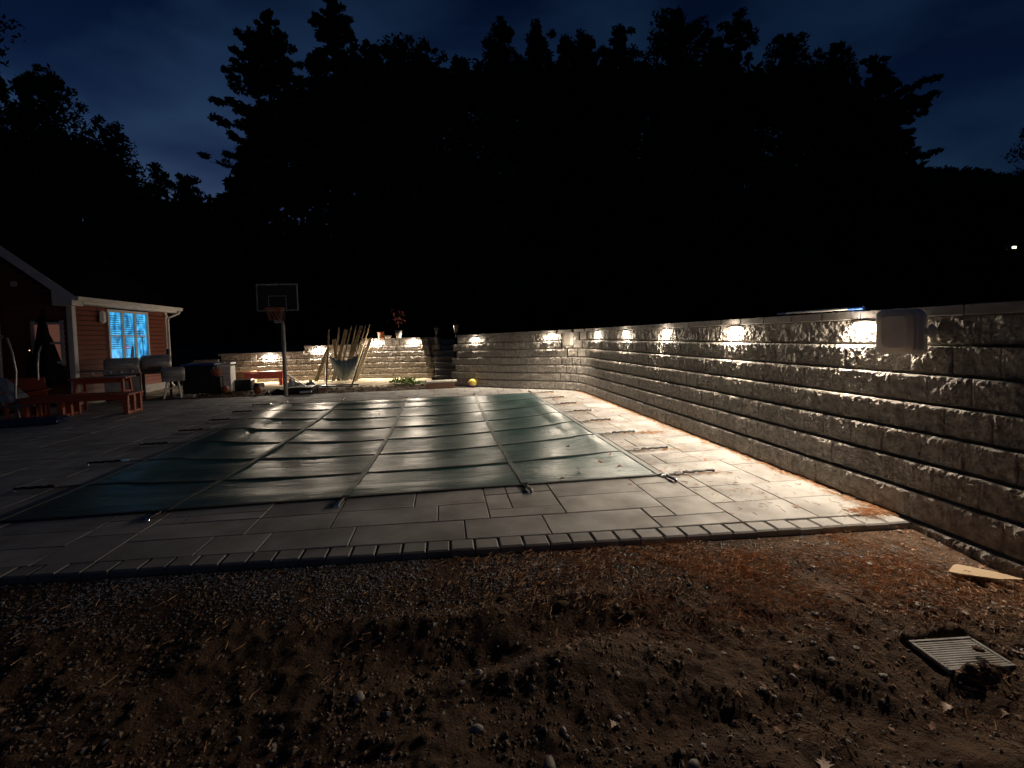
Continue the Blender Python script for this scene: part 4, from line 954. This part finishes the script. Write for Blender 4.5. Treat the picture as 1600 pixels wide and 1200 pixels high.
o = link('gravel', stones('gravel', np.stack([X, Y, Z], 1), S_, M_gravel, 0, 2), M_gravel); tag(o, 'fine blue grey gravel spread along the front edge of the patio', 'gravel', kind='stuff')
X, Y = scatter(70000, lambda x, y, d: np.clip(.35+vnoise(x, y, .25, 43), .05, 1), 44)
S_ = np.random.default_rng(3).lognormal(-5.25, .5, len(X)).clip(.002, .018)
S_ = S_*1.15; o = link('soil_crumbs', stones('soil_crumbs', np.stack([X, Y, gz(X, Y)+.001], 1), S_, M_crumb, 0, 4), M_crumb); tag(o, 'crumbs of brown soil scattered over the dirt in the foreground', 'soil crumbs', kind='stuff')
X, Y, S_ = LATER_DEBRIS; o = link('yard_debris', stones('yard_debris', np.stack([X, Y, gz(X, Y)+.01], 1), S_, None, 0, 78, .5), mat('bark_debris', (.22, .15, .10), .9, col2=(.04, .028, .02), nscale=9, detail=2)); tag(o, 'bark chips and debris strewn between the patio and the far wall', 'debris', kind='stuff')
X, Y = scatter(5200, lambda x, y, d: .45+.9*np.clip(vnoise(x, y, .35, 46)+.1, 0, 1), 45)
S_ = np.random.default_rng(5).lognormal(-5.05, .5, len(X)).clip(.003, .022)
o = link('pebbles', stones('pebbles', np.stack([X, Y, gz(X, Y)+S_*.15], 1), S_, M_pebble, 1, 6), M_pebble); tag(o, 'small rounded pebbles scattered over the brown dirt', 'pebbles', kind='stuff')
def needles(name, X, Y, Z, L, seed, label):
    rr = np.random.default_rng(seed); n = len(X); a = rr.uniform(0, pi, n); el = rr.normal(0, .16, n); w = .0013
    d = np.stack([np.cos(a)*np.cos(el), np.sin(a)*np.cos(el), np.sin(el)], 1)*L[:, None]/2; s = np.stack([-np.sin(a), np.cos(a), 0*a], 1)*w; u = np.array([0, 0, w*1.2])
    c = np.stack([X, Y, Z], 1); bend = np.stack([-np.sin(a), np.cos(a), 0*a], 1)*(rr.normal(0, .09, n)*L)[:, None]
    V = np.stack([c-d-s, c-d+s, c-d+u*2, c+bend-s, c+bend+s, c+bend+u*2, c+d-s*.5, c+d+s*.5, c+d+u], 1)
    Fb = np.array([(0, 3, 4, 1), (1, 4, 5, 2), (2, 5, 3, 0), (3, 6, 7, 4), (4, 7, 8, 5), (5, 8, 6, 3)])
    Fa = (Fb[None]+(np.arange(n)*9)[:, None, None]).reshape(-1, 4); o = link(name, np_mesh(name, V.reshape(-1, 3), Fa), M_needle); tag(o, label, 'pine needles', kind='stuff')
X, Y = scatter(85000, lambda x, y, d: np.clip((x+.2)/2.0, .03, 1)*np.clip(1.25-d/1.0, .09, 1)*np.clip(.2+2.4*(vnoise(x, y, .28, 50)+.2), .02, 1), 51)
needles('pine_needles', X, Y, gz(X, Y)+.004+np.random.default_rng(2).exponential(.006, len(X)), np.random.default_rng(8).uniform(.03, .085, len(X)), 52, 'orange dead pine needles lying on the dirt in front of the patio')
rr = np.random.default_rng(60); PX_ = []; PY_ = []
for y in CY:
    n = int(rr.integers(25, 110)); PX_.append(CX[0]+.22+rr.normal(.2, .16, n)); PY_.append(y-.03+rr.normal(0, .018, n))
n = 1500; yy = 3.15+(rr.random(n)**1.2)*9; PX_.append(3.44-np.abs(rr.normal(0, .035, n))-.01-.07*rr.random(n)*(vnoise(yy, yy, .4, 9) > .1)); PY_.append(yy)
n = 700; PX_.append(rr.uniform(2.2, 3.4, n)); PY_.append(rr.uniform(3.4, 12, n)); PX_.append(rr.normal(2.95, .12, 160)); PY_.append(rr.normal(6.5, .05, 160)); PX_.append(rr.normal(3.28, .08, 260)); PY_.append(rr.normal(3.25, .06, 260))
X = np.concatenate(PX_); Y = np.concatenate(PY_)
needles('pine_needles', X, Y, .004+np.abs(rr.normal(0, .005, len(X))), rr.uniform(.03, .075, len(X)), 61, 'orange pine needles gathered on the pavers along the wall and anchor straps')

def leaf_mesh(L, seed, curl=.3):
    rr = np.random.default_rng(seed); out_ = []
    lobes = [(0, .0), (.14, .10), (.24, .07), (.34, .30), (.44, .13), (.56, .34), (.66, .12), (.80, .18), (.92, .05), (1., 0)]
    mb = MB(); Lp = [(t*L, w*L*rr.uniform(.75, 1.2)) for t, w in lobes]; Rp = [(t*L, -w*L*rr.uniform(.75, 1.2)) for t, w in lobes]
    z = lambda x, y: curl*(abs(y)**1.3/L**.3)*1.3+.10*L*sin(x/L*3+seed)
    V = []
    for (x, y), (x2, y2) in zip(Lp, Rp): V += [(x, y, z(x, y)), (x, 0, z(x, 0)), (x2, y2, z(x2, y2))]
    F_ = [q for i in range(len(lobes)-1) for q in ((3*i, 3*i+1, 3*i+4, 3*i+3), (3*i+1, 3*i+2, 3*i+5, 3*i+4))]
    V += [(v[0], v[1], v[2]-.0008) for v in V]; k = 3*len(lobes); F_ += [tuple(q+k for q in f)[::-1] for f in F_]
    mb.add(V, F_, True); mb.tube([(-.3*L, .02*L, z(0, 0)), (0, 0, z(0, 0))], L*.012, 4); return mb
LM = [leaf_mesh(.07, i, [.3, .6, -.4, .8][i % 4]).mesh('leaf') for i in range(8)]
rr = np.random.default_rng(70); mb = MB()
X, Y = scatter(620, lambda x, y, d: np.clip(.15+(x+1)*.3, .1, .9), 71)
for x, y in zip(X, Y):
    s = leaf_mesh(rr.uniform(.018, .05), int(rr.integers(50)), rr.uniform(-.6, .9)); a = rr.uniform(0, 2*pi); t = rr.normal(0, .35); z = float(gz(x, y))+.008
    mb.add([(x+v[0]*cos(a)-v[1]*sin(a), y+v[0]*sin(a)+v[1]*cos(a), z+v[2]*cos(t)+abs(v[1]*sin(t))) for v in s.v], s.f)
o = link('leaf_litter', mb.mesh('leaf_litter'), M_leaf); tag(o, 'small crumpled brown leaves strewn over the foreground dirt', 'leaf litter', kind='stuff')
big = [(1003, 1018, .075, 'pale upright curled leaf in the middle of the dirt', 1.2), (1110, 887, .07, 'brown leaf standing in the needles near the patio', .9), (730, 970, .045, 'pinkish curled leaf on the dark dirt left of centre', 1.1), (1395, 958, .06, 'brown leaf below the scattered gravel at right', .3),
       (1500, 948, .05, 'pale leaf just below the plywood scrap', .2), (1575, 1010, .06, 'pale leaf touching the right side of the drain grate', .4), (1285, 1177, .085, 'white lobed leaf at the bottom edge of the picture', .1), (1568, 1116, .05, 'white leaf at the lower right corner', .4), (1475, 1106, .07, 'long tan leaf below the drain grate', .2),
       (955, 1138, .055, 'pale flat leaf at the bottom centre', .15), (180, 1024, .055, 'pale leaf on the dark dirt at far left', .3), (560, 1000, .07, 'reddish leaf on the dark dirt at left', .2), (1150, 868, .05, 'tan leaf close to the patio border', .4), (1240, 1040, .05, 'pale leaf resting by a stone at right', .3), (170, 1158, .05, 'brown leaf near the lower left corner', .2), (1540, 885, .06, 'brown leaf beside the top of the plywood scrap', .5)]
for i, (px, py, L, lb, tilt) in enumerate(big):
    g = G(px, py, -.11); z = float(gz(g[0], g[1])); g = G(px, py, z+.015)
    o = tag(link('dry_leaf', leaf_mesh(L, 80+i, .5).mesh('dry_leaf'), M_leafpale if i in (0, 2, 4, 5, 6, 7, 8, 9) else M_leaf, loc=(g[0], g[1], float(gz(g[0], g[1]))+.012)), lb, 'leaf', 'dry leaves on the dirt')
    o.rotation_euler = (tilt, tilt*.4, rr.uniform(0, 6))
cvl = [(932, 726, 'brown leaf on the right part of the pool cover'), (904, 739, 'black shrivelled leaf on the pool cover'), (885, 750, 'brown leaf near the front edge of the cover'), (955, 710, 'tan leaf at the right edge of the cover on a strap'), (884, 699, 'small dark leaf on the cover behind the others'), (963, 734, 'twig like leaf on the cover near its front right corner'), (643, 746, 'tiny dark leaf on the middle of the cover'), (595, 649, 'small dark leaf far back on the cover')]
for i, (px, py, lb) in enumerate(cvl):
    g = G(px, py, -.04); z = float(cz(g[0], g[1])); g = G(px, py, z)
    o = tag(link('dry_leaf', leaf_mesh(.08 if i < 6 else .05, 120+i, .8).mesh('dry_leaf'), M_leaf if i != 1 else M_blackpl, loc=(g[0], g[1], float(cz(g[0], g[1]))+.022)), lb, 'leaf', 'dry leaves on the pool cover'); o.rotation_euler = (.2, .1, i*1.3)
dkl = [(980, 757, 'brown leaf on the pavers in front of the cover'), (1320, 777, 'yellow leaf on the pavers by the long wall'), (1332, 768, 'brown leaf against the foot of the wall above the yellow leaf'), (1238, 791, 'thin twig like leaf on the pavers near the border'), (1030, 739, 'leaf at the front right corner of the cover'), (1155, 758, 'small leaf on the pavers right of the corner anchor'), (1103, 718, 'dark leaf on the pavers before the third anchor'), (1083, 757, 'leaf caught beside the corner anchor buckle')]
for i, (px, py, lb) in enumerate(dkl):
    g = G(px, py, 0); o = tag(link('dry_leaf', leaf_mesh(.06, 140+i, .5).mesh('dry_leaf'), M_leaf if i != 1 else mat('yellow_leaf', (.55, .45, .1), .7), loc=(g[0], g[1], .012)), lb, 'leaf', 'dry leaves on the pavers'); o.rotation_euler = (.1, .1, i*1.7)
rocks = [(1240, 1040, .035, 'rounded grey stone beside the pale leaf at right'), (745, 1135, .04, 'smooth tan stone near the bottom left of centre'), (858, 1180, .045, 'large rounded stone at the bottom edge left of centre'), (1085, 1188, .045, 'rounded stone at the bottom edge right of centre'), (560, 1078, .05, 'flat brown stone at lower left'), (668, 940, .04, 'dark soil covered rock below the gravel'), (1160, 915, .035, 'dark rock near the needles at right'), (790, 935, .06, 'large dark clod of dirt in the middle'), (880, 945, .06, 'dark broad clod right of the central one'), (985, 950, .045, 'dark clod right of the two large clods'), (1345, 940, .04, 'dark stone left of the plywood scrap'), (1530, 1018, .035, 'dark rounded stone resting on the drain grate'), (880, 1135, .03, 'small smooth stone right of the tan stone'), (500, 1195, .04, 'dark stone at the lower left bottom edge')]
for i, (px, py, s_, lb) in enumerate(rocks):
    g = G(px, py, -.10); x, y = g[0], g[1]; z = float(gz(x, y)); dark = 'dark' in lb
    me = stones('rock', np.zeros((1, 3)), np.array([s_*.62]), None, 2, 300+i)
    s_ = s_*.62; z = z+s_*.12 if i != 11 else -.09
    tag(link('rock', me, M_dirt if dark else M_pebble, loc=(x, y, z)), lb, 'stone', 'larger stones in the dirt')

# ------------------------------------------------------------------ trees
def leafquads(C, R, n, size, seed, flat=.55):
    """C (k,3) clump centres, R (k,) radii, n leaves per clump"""
    rr = np.random.default_rng(seed); k = len(C)
    d = rr.normal(0, 1, (k, n, 3)); d /= np.linalg.norm(d, axis=2, keepdims=True); rad = rr.random((k, n, 1))**.45
    P = C[:, None]+d*rad*R[:, None, None]*np.array([1, 1, flat]); P = P.reshape(-1, 3); m_ = len(P)
    a = rr.normal(0, 1, (m_, 3)); a /= np.linalg.norm(a, axis=1, keepdims=True); b = np.cross(a, rr.normal(0, 1, (m_, 3))); b /= np.linalg.norm(b, axis=1, keepdims=True)
    s = size*rr.uniform(.6, 1.3, (m_, 1)); V = np.stack([P-a*s, P+b*s*.45, P+a*s, P-b*s*.45], 1)
    return V.reshape(-1, 3), np.arange(m_*4).reshape(-1, 4)
def tree(name, label, cat, px, depth, env, kind='pine', seed=0, z0=1.4, size=.16, dens=1., base_py=None, group='tall trees behind the wall'):
    rr = np.random.default_rng(seed); k = depth/FPX
    b = atD(px, 540, depth); root = thing(name, label, cat, (b[0], b[1], z0), 0, group)
    lat = R0                                                        # tree seen against the sky: its left and right sides differ
    hz = 534-(px-428)*.0262
    H = lambda py: EYE+(hz-py)*k-z0
    E = sorted([(H(p), l*k, r_*k) for p, l, r_ in env]); hs = [e[0] for e in E]; top = hs[-1]
    C = []; R_ = []; tr = MB(); tr.tube([(0, 0, -.3), (rr.normal(0, .1), rr.normal(0, .1), top*.5), (0, 0, top*.97)], [.012*top+.08, .008*top+.05, .03], 7)
    limbs = MB(); lo = 2.0 if kind != 'bush' else .3
    z = lo; step = (.85 if kind == 'pine' else .75)
    while z < top:
        wl = np.interp(z, hs, [e[1] for e in E]); wr = np.interp(z, hs, [e[2] for e in E]); nl = 6 if kind == 'pine' else 7
        if kind == 'pine': az0 = rr.uniform(0, pi)
        for q in range(nl):
            az = 2*pi*q/nl+rr.uniform(-.35, .35)+(az0 if kind == 'pine' else 0)
            if q < 2: az = (0 if q == 0 else pi)+rr.uniform(-.25, .25)
            c_ = cos(az); L = (wr if c_ > 0 else wl)*(abs(c_))+(.5*(wr+wl))*(1-abs(c_)); L *= rr.uniform(.72, 1.0) if kind == 'pine' else rr.uniform(.55, 1.)
            d = lat*cos(az)+F0*sin(az)
            if L < .25:
                C.append((0, 0, z)); R_.append(max(.2, L)); continue
            rise = (.10 if kind == 'pine' else .5)*L; zz = z+rr.uniform(-.3, .3)
            if L > 1.2:
                p0 = np.array([0, 0, zz-rise*.6]); p1 = d*L*.6+np.array([0, 0, zz-rise*.3]); p2 = d*L*.97+np.array([0, 0, zz+rise*.5])
                limbs.tube([p0, p1, p2], [.05+.012*L, .04, .015], 4, False)
            if kind == 'pine': ts = np.arange(max(.12, .5/L if L > 2 else .2), 1.0, .42/L); Rc = .42
            else: ts = np.arange(.25, 1.01, .75/L if L > .75 else .5); Rc = .72
            for t in ts:
                if kind == 'pine' and rr.random() < .10: continue
                j = rr.normal(0, .13 if kind == 'pine' else .3, 3); C.append(tuple(d*L*t+np.array([0, 0, zz-rise*.6+rise*1.3*t**2])+j)); R_.append(Rc*rr.uniform(.7, 1.2)*(1.15-.35*t)*min(1, max(.45, L/1.5)))
        z += step*rr.uniform(.8, 1.2)*(1 if kind != 'pine' or z < top*.75 else .75)
    C.append((0, 0, top)); R_.append(.3); C = np.array(C); R_ = np.array(R_)
    V, Fq = leafquads(C, R_, int((60 if kind == 'pine' else 62)*dens), size, seed+1, .55 if kind == 'pine' else .85)
    link('trunk', tr.mesh('trunk'), M_trunk, root)
    if limbs.v: link('limbs', limbs.mesh('limbs'), M_trunk, root)
    link('crown', np_mesh('crown', V, Fq), M_crown, root)
    return len(Fq)
TL = 'dark trees against the night sky'
def T_(*a, **k): return tree(*a, **k)
nf = 0
nf += T_('pine_tree', 'tall dark white pine with long layered boughs reaching left', 'pine tree', 440, 30, [(38, 10, 14), (60, 26, 24), (80, 50, 40), (95, 30, 40), (110, 58, 45), (128, 80, 45), (145, 55, 50), (165, 72, 55), (182, 100, 60), (198, 66, 60), (212, 84, 60), (228, 60, 60), (245, 76, 60), (260, 60, 60), (276, 90, 62), (295, 60, 60), (318, 48, 60), (420, 60, 60), (545, 40, 40)], seed=1)
nf += T_('pine_tree', 'tallest pine whose pointed top rises above all others', 'pine tree', 540, 32, [(16, 5, 8), (30, 24, 20), (45, 30, 40), (60, 40, 42), (72, 14, 38), (85, 36, 44), (120, 60, 60), (200, 70, 70), (400, 80, 80), (545, 60, 60)], seed=2)
spec = [(602, 34, [(88, 10, 10), (110, 30, 30), (300, 60, 60), (540, 60, 60)], 'dark broad tree top just right of the tallest pine', 'tree'),
 (638, 33, [(75, 10, 10), (92, 32, 26), (120, 45, 45), (300, 60, 60), (540, 60, 60)], 'rounded dark tree top right of the tallest pine', 'tree'),
 (680, 35, [(84, 5, 6), (100, 22, 25), (130, 40, 38), (300, 60, 60), (540, 60, 60)], 'dark tree with two small tips between the round top and the narrow spire', 'tree'),
 (735, 33, [(105, 4, 6), (118, 15, 13), (150, 17, 15), (165, 7, 9), (180, 25, 30), (300, 60, 60), (540, 60, 60)], 'narrow spire shaped tree with sky gaps on both sides', 'tree'),
 (798, 31, [(52, 10, 12), (70, 32, 25), (95, 38, 34), (140, 38, 50), (155, 30, 50), (175, 50, 60), (300, 70, 60), (540, 60, 60)], 'wide dark tree right of the narrow spire', 'tree'),
 (850, 33, [(64, 8, 8), (80, 18, 18), (110, 30, 30), (300, 60, 60), (540, 60, 60)], 'dark tree with upright tip right of the wide one', 'tree'),
 (898, 34, [(80, 8, 8), (100, 20, 22), (140, 40, 40), (300, 60, 60), (540, 60, 60)], 'dark low tree top left of centre ridge', 'tree'),
 (928, 33, [(72, 5, 6), (90, 14, 20), (120, 36, 36), (300, 60, 60), (540, 60, 60)], 'slim pointed tree tip at the middle of the ridge', 'tree'),
 (978, 32, [(60, 6, 24), (75, 20, 28), (100, 24, 30), (140, 45, 45), (300, 60, 60), (540, 60, 60)], 'twin tipped dark tree left of the broad crowned pine', 'tree'),
 (1062, 31, [(37, 14, 4), (48, 40, 20), (62, 40, 42), (85, 46, 45), (110, 55, 60), (300, 70, 60), (540, 60, 60)], 'large broad crowned pine right of the centre', 'pine tree'),
 (1155, 33, [(38, 10, 8), (50, 24, 26), (68, 28, 34), (84, 26, 26), (96, 10, 8), (112, 5, 5), (130, 5, 5), (150, 18, 20), (170, 50, 45), (300, 60, 60), (540, 60, 60)], 'tree with a round tuft on a bare stem above the ridge', 'tree'),
 (1118, 33, [(78, 14, 6), (100, 30, 10), (130, 35, 20), (300, 60, 60), (540, 60, 60)], 'dark tree shoulder between the broad pine and the tufted stem', 'tree'),
 (1234, 32, [(70, 8, 8), (82, 26, 22), (105, 34, 30), (135, 40, 34), (300, 60, 60), (540, 60, 60)], 'round topped dark tree right of the tufted stem', 'tree'),
 (1302, 33, [(84, 8, 10), (98, 26, 24), (130, 40, 40), (300, 60, 60), (540, 60, 60)], 'dense dark tree with small pointed top near the right side', 'tree'),
 (370, 34, [(312, 5, 10), (335, 25, 30), (400, 50, 60), (540, 50, 50)], 'low dark tree under the boughs of the layered pine', 'tree')]
for i, (px, dp, env, lb, ct) in enumerate(spec):
    nf += T_('pine_tree' if ct == 'pine tree' else 'dark_tree', lb, ct, px, dp, env, kind='broad', seed=10+i, dens=.8)
nf += T_('pine_tree', 'rightmost large pine with boughs jutting to the right', 'pine tree', 1362, 31, [(102, 20, 20), (125, 30, 28), (150, 40, 34), (164, 45, 95), (185, 50, 82), (205, 50, 70), (222, 50, 62), (240, 50, 72), (258, 50, 86), (272, 50, 60), (330, 50, 40), (540, 50, 50)], seed=30, dens=1.05)
ld_ = [(20, 27, [(132, 8, 8), (145, 26, 18), (165, 50, 40), (300, 80, 80), (540, 80, 80)], 'bushy dark tree above the roof at the left edge'), (72, 28, [(135, 6, 8), (150, 16, 16), (180, 30, 32), (300, 60, 60), (540, 60, 60)], 'dark small topped tree left of the tallest left tree'), (108, 29, [(131, 14, 10), (142, 18, 26), (165, 30, 50), (200, 40, 72), (300, 70, 100), (540, 70, 80)], 'tallest leafy tree of the left group behind the house'),
 (195, 30, [(205, 12, 8), (225, 30, 24), (260, 40, 50), (350, 60, 60), (540, 60, 60)], 'leafy tree on the falling right slope of the left group'), (258, 31, [(262, 12, 10), (280, 30, 26), (310, 40, 40), (400, 50, 50), (540, 50, 50)], 'lower leafy tree between the slope and the small round tree'), (308, 31, [(284, 8, 12), (300, 22, 26), (330, 36, 42), (400, 50, 50), (540, 50, 50)], 'small round leafy tree left of the layered pine'),
 (-45, 20, [(-60, 20, 50), (20, 60, 88), (60, 60, 98), (85, 60, 96), (103, 40, 80), (112, 40, 25), (300, 60, 30), (540, 60, 40)], 'near tree whose leafy bough hangs into the upper left corner'), (1640, 34, [(200, 20, 20), (215, 44, 30), (300, 50, 50), (540, 50, 50)], 'tree at the right picture edge above the distant treeline')]
for i, (px, dp, env, lb) in enumerate(ld_): nf += T_('leafy_tree', lb, 'tree', px, dp, env, kind='broad', seed=40+i, z0=(0 if px < 500 else 1.4), dens=.9, size=.13)
# far wood and hill: one mass
rr = np.random.default_rng(90); C = []; R_ = []
for i in range(3800):
    px = rr.uniform(-250, 1950); dp = rr.uniform(38, 44); k = dp/FPX; hz = 534-(px-428)*.0262
    tp = np.interp(px, [-250, 150, 230, 380, 440, 600, 900, 1300, 1390, 1425, 2000], [240, 240, 330, 340, 190, 135, 135, 135, 240, 300, 300])
    py = rr.uniform(tp, 545) if i % 3 else tp+rr.uniform(0, 25); p = atD(px, 540, dp); C.append((p[0], p[1], EYE+(hz-py)*k)); R_.append(rr.uniform(1.3, 2.0))
V, Fq = leafquads(np.array(C), np.array(R_), 30, .45, 91, .9)
tag(link('woodland', np_mesh('woodland', V, Fq), M_crown), 'black mass of woodland filling the space behind the tall trees', 'woodland', kind='stuff')
C = []; R_ = []
for i in range(900):
    px = rr.uniform(1330, 1950); dp = rr.uniform(84, 92); k = dp/FPX; hz = 534-(px-428)*.0262
    tp = np.interp(px, [1330, 1440, 1480, 1530, 1570, 1610, 1950], [275, 272, 270, 275, 279, 284, 270]); py = rr.uniform(tp+2, tp+60) if i % 2 else tp+rr.uniform(1, 9); p = atD(px, 540, dp); C.append((p[0], p[1], EYE+(hz-py)*k)); R_.append(rr.uniform(1., 1.6))
V2, F2 = leafquads(np.array(C), np.array(R_), 26, .4, 92, .9)
tag(link('treeline', np_mesh('treeline', V2, F2), M_crown), 'low distant treeline on the hill at the right', 'treeline', kind='stuff')
hv = []; n = 60
for i in range(n+1):
    a = radians(-75+150*i/n); d = np.array([sin(a), cos(a), 0]);
    h_ = 22+5*sin(a*3+.5)+2*sin(a*11); hv += [tuple(d*60+np.array([0, 0, -1])), tuple(d*95+np.array([0, 0, h_])), tuple(d*190+np.array([0, 0, h_+4]))]
struct('hill', MB().add(hv, [(3*i+k, 3*i+3+k, 3*i+4+k, 3*i+1+k) for i in range(n) for k in (0, 1)], True).mesh('hill'), M_hill)
r = thing('distant_house', 'tiny distant house with one lit window on the dark hill at right', 'house', tuple(atD(1585, 391, 36.5))); r.scale = (.52, .52, .52)
part('wall', MB().box((0, .3, -.9), (3.0, .5, 3.0)), M_hill, r); part('window', MB().box((0, .03, .45), (.75, .04, .38)), M_farlamp, r); part('window', MB().box((-2.1+.8, .03, .2), (.18, .04, .16)), M_farlamp, r)
part('roof', MB().prism([(-1.8, .6), (1.8, .6), (0, 1.6)], -.2, .8, 'xz'), M_hill, r)
print('leaf faces', nf)
